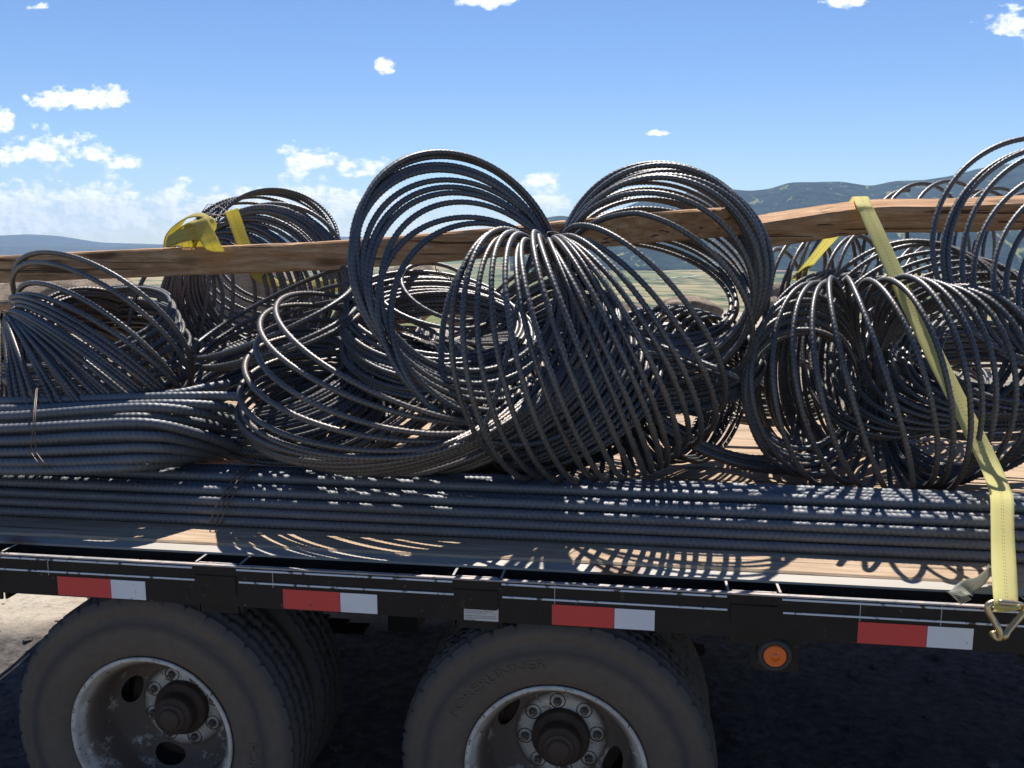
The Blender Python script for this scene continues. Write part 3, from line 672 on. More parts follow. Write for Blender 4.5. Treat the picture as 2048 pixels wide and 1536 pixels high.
# suspension springs: leaf pack between the wheels
for x in (-.74,):
    tp(MB().box(x-.05, x+.05, 2.66, 2.78, .48, .62).build('spring_hanger', m_black))
for x in WX:
    for k in range(4): tp(MB().box(x-.42+k*.07, x+.42-k*.07, 2.69, 2.76, .445+k*.012, .455+k*.012).build('leaf_spring', m_black))
# marker light on its bracket
q = PY(1551, 1316, D0)
xl, zl = q[0], q[2]; ml = tp(empty('marker_light', (xl, D0+.012, zl))); ml.scale = (1.05, 1, 1.05)
MB().add([(-.054, .012, .06), (.056, .012, .06), (.056, .012, -.044), (-.042, .012, -.042), (-.052, .012, -.026), (-.054, .015, .06), (.056, .015, .06), (.056, .015, -.044), (-.042, .015, -.042), (-.052, .015, -.026)],
         [(0, 1, 2, 3, 4), (9, 8, 7, 6, 5)]+[(i, (i+1) % 5+0, (i+1) % 5+5, i+5) for i in range(5)]).build('bracket', m_black, ml)
V, Q = lathe([(.038, .012), (.0385, .002), (.036, -.003), (.031, -.005), (.0275, -.003), (.0265, .002)], 48); obj('grommet', mesh_np('grommet', V.reshape(-1, 3), Q, m_rubber), ml)
V, Q = lathe([(.0265, .001), (.026, -.003), (.0235, -.0075), (.0225, -.0070), (.014, -.0088), (.009, -.0075), (.0085, -.0095), (.0, -.0098)], 48); obj('lens', mesh_np('lens', V.reshape(-1, 3), Q, m_amber), ml)

# ------------------------------------------------------------------ straight rebar bundle
def bar_mesh(L=5.3, r=.0136):
    n = int(L/.0024); p = np.stack([np.linspace(0, L, n), np.zeros(n), np.zeros(n)], 1)
    # gentle natural bow
    V, Q, UV = tube(p, np.tile([0., 0, 1.], (n, 1)), r, 14, .0014, .0168); return mesh_np('bar', V, Q, m_bar, UV)
bar_me = bar_mesh()
rows = []
zrow = [DECK+.0155+.0262*k for k in range(5)]
cnt = [8, 8, 7, 6, 4]
BF = [2.333, 2.344, 2.351, 2.372, 2.428]
B1 = tag(empty('rebar_bundle', (0, BF[0], DECK)), 'long straight bundle of thick dark bars lying along the front deck edge', 'rebar bundle', 'straight rebar bundles')
for k in range(5):
    for c_ in range(cnt[k]):
        o = obj('bar', bar_me, B1)
        o.location = (X0-.1+rng.uniform(-.08, .08), BF[k]+c_*.0304+rng.uniform(-.0005, .0005)-BF[0], zrow[k]+rng.uniform(-.0004, .0004)-DECK)
        o.rotation_euler = (rng.uniform(0, 6.28) if c_ else [0.4, 1.9, 0.9, 2.5, 1.2, .2][k], 0, rng.uniform(-.0004, .0004))
BT = zrow[-1]+.016; BY1 = BF[0]+.235
def wire_loop(parent, x0, ya, yb, za, zb, lean, n=3, gap=.016, r=.0022):
    for k in range(n):
        x = x0+k*gap; pts = [(x-lean, ya-.004, za+.01), (x-lean*.55, ya-.012, za+.05), (x-lean*.1, ya+.032, zb-.036), (x+lean*.25, ya+.105, zb+.003), (x+lean*.4, yb-.06, zb-.002), (x+lean*.4, yb, zb-.05), (x+lean*.1, yb-.02, za), (x-lean*.6, ya+.04, za-.001), (x-lean, ya-.003, za+.011)]
        o = tube_obj('tie_wire', pts, r, m_wire, None, 5, 80, ref=(1, 0, 0)); o.parent = parent; o.location = -Vector(parent.location)
q = PY(430, 990, 2.28)
wire_loop(B1, q[0], BF[0]-.014, BY1, DECK+.003, BT, .035)
qd = P(445, 940, 2.62)
o = tube_obj('tie_wire', [P(447, 918, 2.6), P(458, 922, 2.59), P(478, 921, 2.6), P(492, 916, 2.62), P(503, 911, 2.64)], .0015, m_wire, None, 5, 40); o.parent = B1; o.location = -Vector(B1.location)

# ------------------------------------------------------------------ hooked bundle on top at the left
B2 = tag(empty('rebar_bundle', P(0, 870, 2.6)), 'short bundle of thick bars with bent ends stacked above the long bundle at left', 'rebar bundle', 'straight rebar bundles')
# (y at left frame edge, depth there, y/x/depth at knee, y/x/depth at end)
hb_ = [((-260, 799), (0, 803), (200, 797), (360, 793), (440, 792), (478, 794), 2.72, 2.72),
       ((-260, 815), (0, 819), (200, 812), (340, 808), (430, 812), (480, 822), 2.68, 2.78),
       ((-260, 834), (0, 833), (160, 822), (300, 815), (400, 826), (478, 846), 2.63, 2.82),
       ((-260, 862), (0, 858), (160, 850), (290, 846), (390, 866), (500, 903), 2.58, 2.80),
       ((-260, 880), (0, 882), (160, 874), (290, 872), (380, 884), (480, 912), 2.57, 2.84),
       ((-260, 902), (0, 905), (160, 900), (290, 896), (380, 902), (470, 918), 2.57, 2.88),
       ((-260, 922), (0, 926), (160, 924), (280, 918), (370, 915), (450, 918), 2.56, 2.90),
       ((-260, 938), (0, 941), (140, 940), (250, 935), (340, 926), (420, 917), 2.56, 2.92),
       ((-260, 846), (0, 846), (160, 838), (300, 835), (410, 848), (486, 872), 2.66, 2.95),
       ((-260, 892), (0, 893), (160, 886), (290, 882), (380, 894), (470, 915), 2.63, 3.0),
       ((-260, 806), (0, 806), (200, 800), (340, 789), (410, 776), (458, 768), 2.78, 2.86),
       ((-260, 912), (0, 914), (160, 910), (290, 905), (380, 908), (470, 912), 2.64, 2.95),
       ((-260, 868), (0, 868), (160, 860), (290, 855), (400, 868), (490, 885), 2.70, 3.0),
       ((-260, 826), (0, 826), (200, 818), (330, 815), (420, 826), (480, 840), 2.74, 2.95)]
for row in hb_:
    pts = row[:6]; d0, d1 = row[6], row[7]; dd = [d0+.06, d0, d0-.025, d0-.035, d0+.25*(d1-d0), d1]
    pp = [P(a_, b_, e_) for (a_, b_), e_ in zip(pts, dd)]
    pa = [pp[0]-(pp[1]-pp[0])*.9]+pp
    p = smoothpath(pa, 400); p, s_ = resample(p, .0028)
    V, Q, UV = tube(p, np.tile([0.1, -.3, 1.], (len(p), 1)), .0136, 12, .0014, .0168, s_)
    o = obj('bar', mesh_np('bar', V, Q, m_bar, UV)); o.parent = B2; o.location = -Vector(B2.location)
for k in range(2):
    pts = [P(62+k*10, 905, 2.52), P(66+k*4, 850, 2.50), P(70+k*3, 800, 2.56), P(74+k*2, 776, 2.66), P(90, 772, 2.72), P(112, 788, 2.78), P(118, 830, 2.95), P(112, 900, 2.9), P(98+k*12, 938, 2.62), P(80+k*12, 930, 2.50), P(62+k*10, 905, 2.52)]
    o = tube_obj('tie_wire', pts, .0017, m_wire, None, 5, 90, ref=(1, 0, 0)); o.parent = B2; o.location = -Vector(B2.location)
o = tube_obj('tie_wire', [P(118, 790, 2.74), P(124, 768, 2.74), P(140, 762, 2.76), P(154, 772, 2.78), P(152, 790, 2.8)], .0014, m_wire, None, 5, 40); o.parent = B2; o.location = -Vector(B2.location)

# ------------------------------------------------------------------ rebar coils
def el(cx, cy, a, b, rot, d, s=1):
    """loop = circle that looks like an ellipse (a, b pixels, rot degrees) centred there at distance d"""
    r_ = radians(rot); m_ = cos(r_)*RT+sin(r_)*UP; n_ = -sin(r_)*RT+cos(r_)*UP; k = d/F
    return np.r_[P(cx, cy, d), m_*a*k, n_*b*k+ray(cx, cy)*s*sqrt(max(a*a-b*b, 0))*k]
def fan(p, e, ax, ratio=1.0):
    """loop through pinch point p with the far point e; ax = tangent hint (image x, image y up, depth)"""
    Pp, E = P(*p), P(*e); U = (Pp-E)/2; R_ = np.linalg.norm(U); u = U/R_
    A_ = RT*ax[0]+UP*ax[1]+FW*ax[2]; A_ = A_-(A_@u)*u; A_ /= np.linalg.norm(A_)
    return np.r_[(Pp+E)/2, U, A_*R_*ratio]
def drop(t_, e_, b):
    """hanging loop from top point to bottom point, b = half width in pixels (near strand bulges to the image left for b > 0)"""
    T_, E = P(*t_), P(*e_); U = (T_-E)/2; R_ = np.linalg.norm(U); u = U/R_; k = (t_[2]+e_[2])/2/F
    n_ = np.cross(FW, u); n_ = nrm(n_); n_ = n_ if n_@RT > 0 else -n_; w = FW-(FW@u)*u; w = w-(w@n_)*n_; w = nrm(w)
    return np.r_[(T_+E)/2, U, n_*b*k+w*sqrt(max(R_**2-(b*k)**2, 1e-6))]
def coil(keys, label, ds=.0040, sides=8, seed=0, jit=.0055, r=.0074, real=True, ties=None, group='loose rebar coils piled on the deck', sgn=1, rib=.0018, floor=True):
    t = np.array([k[0] for k in keys], float); K = np.array([k[1] for k in keys]); turns = t[-1]
    R_ = np.mean(np.linalg.norm(K[:, 3:6], axis=1)); n = int(turns*2*pi*R_/ds); tt = np.linspace(0, turns, n)
    k9 = np.stack([np.interp(tt, t, K[:, c]) for c in range(9)], 1)
    rs = np.random.RandomState(seed+100); nk = int(turns*2)+3
    def jn(sc, step=.5):
        m_ = int(turns/step)+3; v = rs.randn(m_)*sc; x = np.arange(m_)*step
        tq = np.clip(tt/step, 0, m_-1.001); i_ = tq.astype(int); f = tq-i_; f = f*f*(3-2*f); return v[i_]*(1-f)+v[i_+1]*f
    C = k9[:, 0:3]+np.stack([jn(jit), jn(jit), jn(jit)], 1); U = k9[:, 3:6]*(1+jn(.018))[:, None]; Vv = k9[:, 6:9]*(1+jn(.022))[:, None]
    th = 2*pi*tt*sgn; p = C+U*np.cos(th)[:, None]+Vv*np.sin(th)[:, None]
    if floor:
        lo = DECK+.011+np.abs(jn(.004)); lo = np.where(p[:, 1] < BY1+.02, np.maximum(lo, BT+.008), lo)
        k_ = np.ones(31)/31; lo = np.convolve(np.pad(lo, 15, 'edge'), k_, 'valid')
        p[:, 2] = np.maximum(p[:, 2], lo)
    k_ = np.ones(5)/5; p = np.stack([np.convolve(np.pad(p[:, c], 2, 'edge'), k_, 'valid') for c in range(3)], 1)
    p, s_ = resample(p, ds)
    # outward reference from a moving centre
    Ci = np.stack([np.interp(np.linspace(0, 1, len(p)), np.linspace(0, 1, n), C[:, c]) for c in range(3)], 1)
    V, Q, UV = tube(p, p-Ci, r, sides, rib if real else 0, .0145, s_)
    o0 = p[np.argmin(p[:, 2])]
    root = empty('rebar_coil', o0); assert len(label.split()) <= 16, label; tag(root, label, 'rebar coil', group)
    o = obj('loops', mesh_np('loops', V, Q, m_coil if real else m_coil_far, UV)); o.parent = root; o.location = -Vector(root.location)
    for (c_, rad_, ax_) in (ties or []):
        c_ = P(*c_); a1 = nrm(np.cross(ax_, (0, 0, 1.01))); a2 = nrm(np.cross(ax_, a1))
        pts = [c_+(a1*cos(w_)+a2*sin(w_)*.8)*rad_*(1+.12*sin(3*w_))+np.array(ax_)*.006*w_ for w_ in np.linspace(0, 4*pi, 17)]+[c_+a1*rad_*1.7+np.array(ax_)*.03]
        ow = tube_obj('tie_wire', pts, .0014, m_wire, None, 5, 90); ow.parent = root; ow.location = -Vector(root.location)
    return root

# the big open coil: all loops tied at one point, fanned like a butterfly
pA = (1112, 520, 2.80)
coil([(0, fan((1102, 500, 2.84), (715, 545, 2.52), (-.42, .9, 0), 1.08)),
      (2, fan((1104, 502, 2.84), (718, 560, 2.52), (-.40, .9, .05), 1.06)),
      (6, fan((1105, 508, 2.83), (722, 600, 2.50), (-.36, .92, .08), 1.02)),
      (9, fan((1107, 510, 2.82), (760, 680, 2.48), (-.36, .92, .10))),
      (11, fan((1108, 515, 2.81), (830, 770, 2.46), (-.42, .9, .10))),
      (13, fan((1108, 516, 2.80), (905, 850, 2.46), (-.46, .88, .10))),
      (14.2, drop((1098, 512, 2.81), (962, 895, 2.46), 150)),
      (15.4, drop((1090, 510, 2.81), (1008, 922, 2.45), 136)),
      (16.6, drop((1084, 510, 2.81), (1056, 934, 2.45), 118)),
      (17.8, drop((1082, 512, 2.81), (1098, 944, 2.45), 100)),
      (19, drop((1086, 514, 2.81), (1142, 948, 2.45), 84)),
      (20.2, drop((1090, 516, 2.81), (1186, 946, 2.45), 70)),
      (21.4, drop((1094, 518, 2.81), (1227, 942, 2.46), 58)),
      (22.6, drop((1098, 518, 2.81), (1260, 938, 2.46), 38)),
      (23.8, drop((1102, 518, 2.81), (1290, 930, 2.47), 24)),
      (25.2, drop((1106, 520, 2.81), (1318, 923, 2.48), 4)),
      (27, drop((1110, 520, 2.81), (1342, 911, 2.50), -12)),
      (28.8, drop((1114, 520, 2.82), (1378, 884, 2.52), -26)),
      (30.6, drop((1118, 519, 2.82), (1420, 836, 2.54), -42)),
      (32, drop((1122, 517, 2.83), (1456, 782, 2.57), -56)),
      (33.2, fan((1126, 515, 2.83), (1480, 718, 2.60), (-.69, .72, .0))),
      (34.8, fan((1127, 508, 2.85), (1510, 640, 2.65), (-.57, .82, .0))),
      (36.8, fan((1127, 505, 2.86), (1522, 590, 2.70), (-.40, .91, .0))),
      (39.2, fan((1128, 500, 2.87), (1526, 560, 2.76), (-.10, 1, .0))),
      (42.2, fan((1128, 500, 2.88), (1526, 548, 2.84), (.30, .95, .1), .98)),
      (46.5, fan((1129, 500, 2.90), (1515, 560, 3.0), (.40, .88, .30), .98)),
      (50, el(1318, 545, 200, -165, 166, 3.0, 1)), (55, el(1312, 565, 196, -120, 166, 3.08, 1)), (61, el(1292, 575, 178, -84, 168, 3.16, 1))],
     'large open coil fanned like a butterfly over the middle of the load', seed=1, jit=.0065, ties=[((1112, 516, 2.74), .045, (.2, -.3, 1.)), ((1118, 528, 2.72), .05, (1., -.2, .2))])
# low coil lying on its side, left of centre
coil([(0, el(790, 694, 256, 70, -25, 2.76)), (1, el(784, 710, 256, 74, -23, 2.76)), (2, el(768, 732, 258, 82, -18, 2.74)), (3, el(756, 756, 258, 88, -13, 2.73)),
      (4, el(748, 782, 260, 92, -7, 2.72)), (5.2, el(742, 800, 260, 92, -1, 2.72)), (7.5, el(740, 814, 260, 90, 5, 2.72)), (12, el(780, 812, 260, 92, 12, 2.75)), (20, el(850, 800, 258, 98, 20, 2.82)), (27, el(920, 792, 256, 102, 26, 2.90)), (34, el(980, 785, 250, 100, 30, 2.96))],
     'low nearly flat coil with wide loops in front of the left butterfly ring', seed=2, ties=[((990, 790, 2.62), .03, (.9, -.2, .2))])
# left coil
coil([(0, el(202, 656, 212, 100, -37, 3.10, -1)), (1, el(200, 676, 212, 88, -38, 3.10, -1)), (2, el(198, 700, 212, 70, -37, 3.09, -1)), (3, el(196, 712, 212, 56, -36, 3.08, -1)), (4, el(196, 724, 212, 46, -36, 3.08, -1)),
      (6, el(194, 744, 212, 36, -37, 3.07, -1)), (9, el(190, 764, 212, 28, -38, 3.06, -1)), (13, el(178, 784, 212, 20, -43, 3.06, -1)), (17, el(156, 802, 212, 14, -50, 3.06, -1)), (21, el(126, 822, 212, 8, -59, 3.06, -1)), (25, el(86, 838, 212, 4, -70, 3.06, -1)), (29, el(40, 850, 212, -4, -82, 3.08, -1)), (33, el(-40, 845, 212, -20, -100, 3.1, -1))],
     'coil at the left edge with loops sweeping right from a tight pinch', seed=3, ties=[((12, 645, 2.90), .035, (.1, -.2, 1.))])
coil([(0, el(225, 740, 196, 150, -38, 3.36)), (12, el(240, 748, 194, 132, -38, 3.36)), (24, el(250, 762, 190, 104, -38, 3.38)), (38, el(255, 780, 186, 60, -38, 3.42))],
     'dark stacked coil inside the left coil, its rounded right side showing', seed=4, ds=.007, sides=6, real=False)
coil([(0, el(150, 640, 195, 60, 16, 3.3)), (10, el(170, 690, 195, 70, 10, 3.3)), (14, el(210, 720, 195, 70, 4, 3.3))],
     'flat lying coil behind the left coil, below the timber end', seed=5, ds=.008, sides=6, real=False)
# coil behind the long timber at left
coil([(0, fan((428, 472, 3.52), (680, 626, 3.50), (.34, .94, 0), .94)), (5, fan((427, 462, 3.52), (650, 676, 3.46), (.34, .94, 0), .88)), (8.5, fan((424, 462, 3.52), (600, 706, 3.44), (.40, .9, .1), .85)),
      (13, fan((420, 468, 3.52), (520, 746, 3.42), (.30, .9, .1), .8)), (19, fan((408, 482, 3.52), (430, 766, 3.42), (.1, .9, .1), .8)), (25, fan((380, 496, 3.55), (300, 766, 3.5), (-.1, .9, .1), .8))],
     'tall coil rising behind the left half of the long timber', seed=6, ds=.0052, sides=8, ties=[((428, 446, 3.5), .04, (.3, -.2, .9))])
coil([(0, el(556, 482, 120, 110, 0, 3.8)), (5, el(520, 520, 150, 130, -20, 3.8)), (9, el(500, 560, 160, 120, -30, 3.8))],
     'coil behind the tall left coil, only its upper arcs in view', seed=16, ds=.008, sides=6, real=False)
# loose narrow loops left of centre
coil([(0, el(540, 616, 176, 26, 27, 3.02)), (1, el(548, 640, 170, 30, 24, 3.04)), (2, el(556, 658, 172, 34, 20, 3.06)), (3.3, el(568, 678, 166, 34, 20, 3.08))],
     'few loose narrow loops between the left coil and the low nearly flat coil', seed=7, jit=.006)
coil([(0, el(520, 735, 180, 70, 18, 3.08)), (12, el(560, 790, 185, 82, 8, 3.0)), (20, el(600, 840, 185, 84, 4, 3.0))],
     'flat coil buried under the loose narrow loops', seed=8, ds=.008, sides=6, real=False)
coil([(0, el(700, 790, 190, 70, 30, 2.98)), (8, el(790, 810, 190, 72, 36, 2.96)), (16, el(880, 830, 185, 70, 40, 2.95))],
     'coil of slanting loops lying on the boards inside the low nearly flat coil', seed=23, ds=.007, sides=6, real=False)
# flat stack seen through the left ring of the butterfly
coil([(0, el(862, 618, 175, 78, -6, 3.10)), (4, el(868, 640, 180, 84, -4, 3.06)), (10, el(876, 668, 185, 88, 0, 3.02)), (18, el(884, 712, 190, 92, 3, 3.0))],
     'sunlit flat stacked coil seen through the left ring of the butterfly coil', seed=9, ds=.0055, sides=8)
coil([(0, el(890, 560, 62, 38, -30, 3.3)), (1, el(870, 590, 92, 42, -24, 3.3)), (2.4, el(860, 610, 130, 50, -14, 3.3))],
     'small loose loops sticking up under the timber behind the left ring', seed=10, ds=.006, sides=8, jit=.01)
# leaning coil under the middle
coil([(0, el(1035, 672, 190, 95, 52, 2.98)), (8, el(1060, 720, 195, 110, 46, 2.95)), (16, el(1100, 770, 195, 110, 38, 2.9)), (22, el(1150, 800, 195, 100, 30, 2.92))],
     'leaning coil directly under the pinch of the butterfly coil', seed=11, ds=.006, sides=8)
coil([(0, el(1000, 800, 190, 80, 40, 3.25)), (9, el(1080, 820, 190, 80, 34, 3.2)), (20, el(1190, 840, 190, 72, 24, 3.2))],
     'dark coil on the boards deep under the front fan of the butterfly coil', seed=24, ds=.008, sides=6, real=False)
coil([(0, el(660, 700, 185, 60, 22, 3.5)), (14, el(720, 760, 190, 66, 16, 3.45))],
     'dark coil low behind the low nearly flat coil', seed=25, ds=.008, sides=6, real=False)
# right centre clutter
coil([(0, el(1300, 765, 150, 110, 90, 3.2, -1)), (8, el(1350, 770, 150, 90, 90, 3.2, -1)), (14, el(1420, 775, 150, 80, 80, 3.2, -1))],
     'upright coil in shade below the right ring of the butterfly coil', seed=12, ds=.007, sides=6, real=False)
coil([(0, el(1330, 705, 175, 62, 6, 3.16)), (6, el(1340, 725, 178, 66, 6, 3.16)), (12, el(1350, 750, 180, 68, 4, 3.16))],
     'flat coil seen through the right ring opening of the butterfly coil', seed=13, ds=.007, sides=8)
coil([(0, el(1420, 780, 190, 86, -30, 3.1)), (6, el(1440, 815, 190, 84, -26, 3.06)), (11, el(1490, 850, 185, 76, -16, 3.06))],
     'flat coil on the boards between the butterfly coil and the upright right coil', seed=14, ds=.006, sides=8)
# upright coil at right in front
coil([(0, fan((1722, 770, 3.01), (1500, 790, 3.31), (.05, 1, 0), .98)), (4, fan((1725, 775, 3.01), (1490, 780, 3.05), (.05, 1, 0), .98)), (7, fan((1730, 775, 3.01), (1484, 768, 2.80), (.02, 1, 0))),
      (9, fan((1732, 775, 3.01), (1494, 760, 2.69), (-.03, 1, 0))), (10.2, fan((1734, 775, 3.01), (1530, 758, 2.60), (-.08, 1, 0))), (11.4, fan((1736, 775, 3.01), (1586, 756, 2.53), (-.14, 1, 0))),
      (12.6, fan((1739, 775, 3.01), (1642, 756, 2.47), (-.20, 1, 0))), (13.6, fan((1741, 775, 3.01), (1705, 756, 2.42), (-.24, 1, 0))), (14.6, fan((1743, 775, 3.01), (1785, 756, 2.38), (-.26, 1, 0))), (15.6, fan((1745, 775, 3.01), (1850, 756, 2.37), (-.22, 1, 0))),
      (16.8, fan((1747, 775, 3.01), (1905, 756, 2.38), (-.16, 1, 0), 1.03)), (18, fan((1749, 775, 3.01), (1950, 756, 2.40), (-.10, 1, 0), 1.05)), (19.2, fan((1751, 775, 3.01), (1990, 757, 2.43), (-.06, 1, 0), 1.08)), (20.4, fan((1752, 774, 3.01), (2030, 758, 2.47), (-.02, 1, 0), 1.1)),
      (21.8, fan((1753, 772, 3.02), (2075, 760, 2.53), (0, 1, 0), 1.08)), (24, fan((1754, 772, 3.03), (2120, 765, 2.65), (.05, 1, 0), 1.02)), (28, fan((1756, 770, 3.05), (2130, 775, 2.85), (.1, 1, 0))), (34, fan((1756, 770, 3.07), (2080, 790, 3.15), (.1, 1, 0)))],
     'upright coil with round hoops standing at the front right, strap passing behind its hoops', seed=15, jit=.006, ties=[((1735, 790, 2.95), .05, (.1, -.1, 1.)), ((1745, 780, 2.97), .06, (1., -.1, .1))])
# rainbow coil behind it
coil([(0, el(1800, 665, 212, 180, 38, 3.02)), (1, el(1812, 672, 214, 175, 34, 3.02)), (2, el(1832, 678, 216, 172, 28, 3.02)), (3, el(1856, 680, 218, 168, 22, 3.02)), (4.2, el(1886, 682, 220, 160, 16, 3.02)), (5.6, el(1925, 684, 220, 150, 10, 3.02)),
      (7.5, el(1970, 684, 220, 138, 6, 3.0)), (10, el(2030, 684, 220, 122, 2, 3.0)), (14, el(2110, 690, 220, 105, -2, 2.98))],
     'wide coil with rainbow arcs behind the upright right coil', seed=17, ds=.005)
coil([(0, el(1990, 700, 200, 62, -6, 3.2)), (8, el(1985, 745, 205, 66, -4, 3.2)), (17, el(1980, 800, 205, 72, 0, 3.15))],
     'flat coil low at the right edge under the rainbow arcs', seed=18, ds=.0075, sides=6, real=False)
coil([(0, el(1560+60, 730, 180, 110, 70, 3.5, -1)), (12, el(1690, 730, 180, 110, 90, 3.5, -1)), (22, el(1800, 740, 180, 100, 90, 3.5, -1))],
     'dark upright coil deep behind the upright right coil', seed=19, ds=.009, sides=6, real=False)
# tall coil at the top right
coil([(0, el(2075, 488, 228, 224, 0, 2.80)), (1, el(2096, 502, 228, 222, 0, 2.80)), (2, el(2115, 510, 228, 222, 0, 2.80)), (3, el(2132, 516, 228, 222, 0, 2.80)), (4, el(2156, 532, 226, 218, 0, 2.82)), (5.2, el(2195, 552, 224, 212, 0, 2.84)), (8, el(2270, 590, 220, 195, 0, 2.88)), (11, el(2320, 610, 215, 175, 0, 2.92))],
     'tall coil standing highest at the right edge, in front of the curved timber', seed=20, floor=False, jit=.006)
coil([(0, el(1822, 515, 138, 96, 0+90, 3.9, -1)), (1, el(1856, 514, 142, 100, 90, 3.92, -1)), (2, el(1908, 508, 145, 104, 90, 3.94, -1)), (3, el(1964, 518, 144, 100, 90, 3.96, -1)), (5, el(2040, 530, 144, 100, 92, 3.98, -1)), (8, el(2120, 540, 144, 100, 92, 3.98, -1))],
     'coil behind the curved timber, four small arcs peeping over it', seed=21, ds=.006, sides=8, jit=.014)
coil([(0, el(1600, 600, 130, 55, 84, 3.6, -1)), (1, el(1572, 610, 122, 40, 96, 3.6, -1)), (2, el(1604, 590, 118, 46, 80, 3.6, -1)), (4, el(1655, 585, 120, 60, 84, 3.6, -1)), (7, el(1740, 600, 130, 70, 84, 3.6, -1)), (12, el(1900, 640, 140, 80, 84, 3.6, -1))],
     'coil with narrow standing loops under the curved timber left of the strap', seed=22, ds=.006, sides=8, jit=.015)
# buried rows on the far half of the deck
for k, (cx, cy, n_) in enumerate([(300, 690, 9), (700, 700, 9), (1010, 705, 9), (1500, 720, 9), (1820, 730, 9)]):
    coil([(0, el(cx, cy, 150, 60, 6-4*k, 3.95)), (n_, el(cx+20, cy+60, 152, 66, 4-3*k, 3.9))],
         ['flat coil in the back row behind the left coil', 'flat coil in the back row left of the middle', 'flat coil in the back row behind the butterfly coil', 'flat coil in the back row right of the butterfly coil', 'flat coil in the back row at the right'][k],
         seed=30+k, ds=.011, sides=6, real=False)

# ------------------------------------------------------------------ timbers
def timber(name, pts, size, roll, label, seed, parts=True):
    """square beam along centre points with a roll, rounded arrises and dents"""
    c_ = smoothpath(pts, 240); T_ = nrm(np.gradient(c_, axis=0)); s_ = np.r_[0, np.cumsum(np.linalg.norm(np.diff(c_, axis=0), axis=1))]
    up = np.array([0, 0, 1.]); S_ = nrm(np.cross(T_, up)); U_ = np.cross(S_, T_)
    rl = np.interp(np.linspace(0, 1, len(c_)), np.linspace(0, 1, len(roll)), np.radians(roll))[:, None]
    A_ = S_*np.cos(rl)+U_*np.sin(rl); B_ = -S_*np.sin(rl)+U_*np.cos(rl)
    h = size/2; b = .006; m_ = 5
    prof = []
    for (x0, y0, x1, y1) in ((-h, -h+b, -h, h-b), (-h+b, h, h-b, h), (h, h-b, h, -h+b), (h-b, -h, -h+b, -h)):
        prof += [(x0+(x1-x0)*q/m_, y0+(y1-y0)*q/m_) for q in range(m_+1)]
    prof = np.array(prof); k = len(prof); n = len(c_)
    rs = np.random.RandomState(seed)
    ss, pi_ = np.meshgrid(s_, np.arange(k), indexing='ij')
    d_ = .0011*fbm(ss*6, pi_*.55, seed, 5, 2.2)
    edge = np.isin(np.arange(k) % (m_+1), (0, m_))
    chip = np.clip(fbm(ss*3.0, pi_*0+3, seed+4, 4, 6.0)-.6, 0, 1)*.006*edge[None]
    sc = 1-(d_+chip)/h
    V = c_[:, None]+(A_[:, None]*prof[None, :, 0, None]+B_[:, None]*prof[None, :, 1, None])*sc[..., None]
    i_, j_ = np.meshgrid(np.arange(n-1), np.arange(k), indexing='ij'); j2 = (j_+1) % k
    Q = np.stack([i_*k+j_, i_*k+j2, (i_+1)*k+j2, (i_+1)*k+j_], -1).reshape(-1, 4)
    capv = [tuple(range(k))]
    o0 = c_[n//2]; V = V.reshape(-1, 3)-o0
    me = bpy.data.meshes.new(name); me.from_pydata(V.tolist(), [], Q.tolist()+[list(range(k))[::-1], list(range((n-1)*k, n*k))]); me.materials.append(m_beam)
    me.update(); o = obj(name, me, loc=o0)
    return tag(o, label, 'timber', 'old timbers laid over the coils')
timber('timber_beam', [P(-260, 548, 3.42), P(0, 538, 3.32), P(273, 526, 3.24), P(650, 511, 3.14), P(927, 490, 3.04), P(1120, 472, 3.02), P(1300, 455, 3.04), P(1400, 447, 3.08), P(1490, 441, 3.10)], .098, [-2, -3, -3, -3, -3], 'long brown timber running behind the coils from the left edge to the middle', 50)
timber('timber_beam', [P(1488, 472, 3.12), P(1520, 464, 3.11), P(1600, 451, 3.09), P(1680, 439, 3.07), P(1760, 432, 3.05), P(1860, 431, 3.03), P(1960, 428, 3.01), P(2080, 423, 2.99), P(2250, 416, 2.97)], .093, [-21, -22, -22, -21], 'curved timber at right with a bright sunlit top under the yellow strap', 57)

# ------------------------------------------------------------------ straps
def ribbon(name, pts, width, sides, mat, parent=None, th=.0022, n=160, wob=.0015, seed=1):
    """pts centre line, sides = width direction per point"""
    c_ = smoothpath(pts, n); w_ = nrm(smoothpath(sides, n)); T_ = nrm(np.gradient(c_, axis=0)); w_ = nrm(w_-(w_*T_).sum(1, keepdims=True)*T_); N_ = np.cross(w_, T_)
    s_ = np.r_[0, np.cumsum(np.linalg.norm(np.diff(c_, axis=0), axis=1))]
    m_ = 7; q = np.linspace(-.5, .5, m_)
    curl = (.0022*(q**2*4-.3))[None]*(1+.6*np.sin(s_*9+seed))[:, None] + wob*np.sin(s_*23+seed)[:, None]*q[None]
    top = c_[:, None]+w_[:, None]*q[None, :, None]*width+N_[:, None]*(curl[..., None]+th/2); bot = top-N_[:, None]*th
    V = np.concatenate([top, bot[:, ::-1]], 1); k = 2*m_
    i_, j_ = np.meshgrid(np.arange(n-1), np.arange(k), indexing='ij'); j2 = (j_+1) % k
    Q = np.stack([i_*k+j_, i_*k+j2, (i_+1)*k+j2, (i_+1)*k+j_], -1).reshape(-1, 4)
    qq = np.r_[q+.5, (q+.5)[::-1]]; UV = np.stack([s_[i_], qq[j_], s_[i_], qq[j2], s_[i_+1], qq[j2], s_[i_+1], qq[j_]], -1).reshape(-1, 2)
    me = mesh_np(name, V.reshape(-1, 3), Q, mat, UV); o = obj(name, me)
    if parent is not None: o.parent = parent; o.location = -Vector(parent.location)
    return o
XW = np.array([1., 0, 0])
hookp = PY(2012, 1212, 2.030)
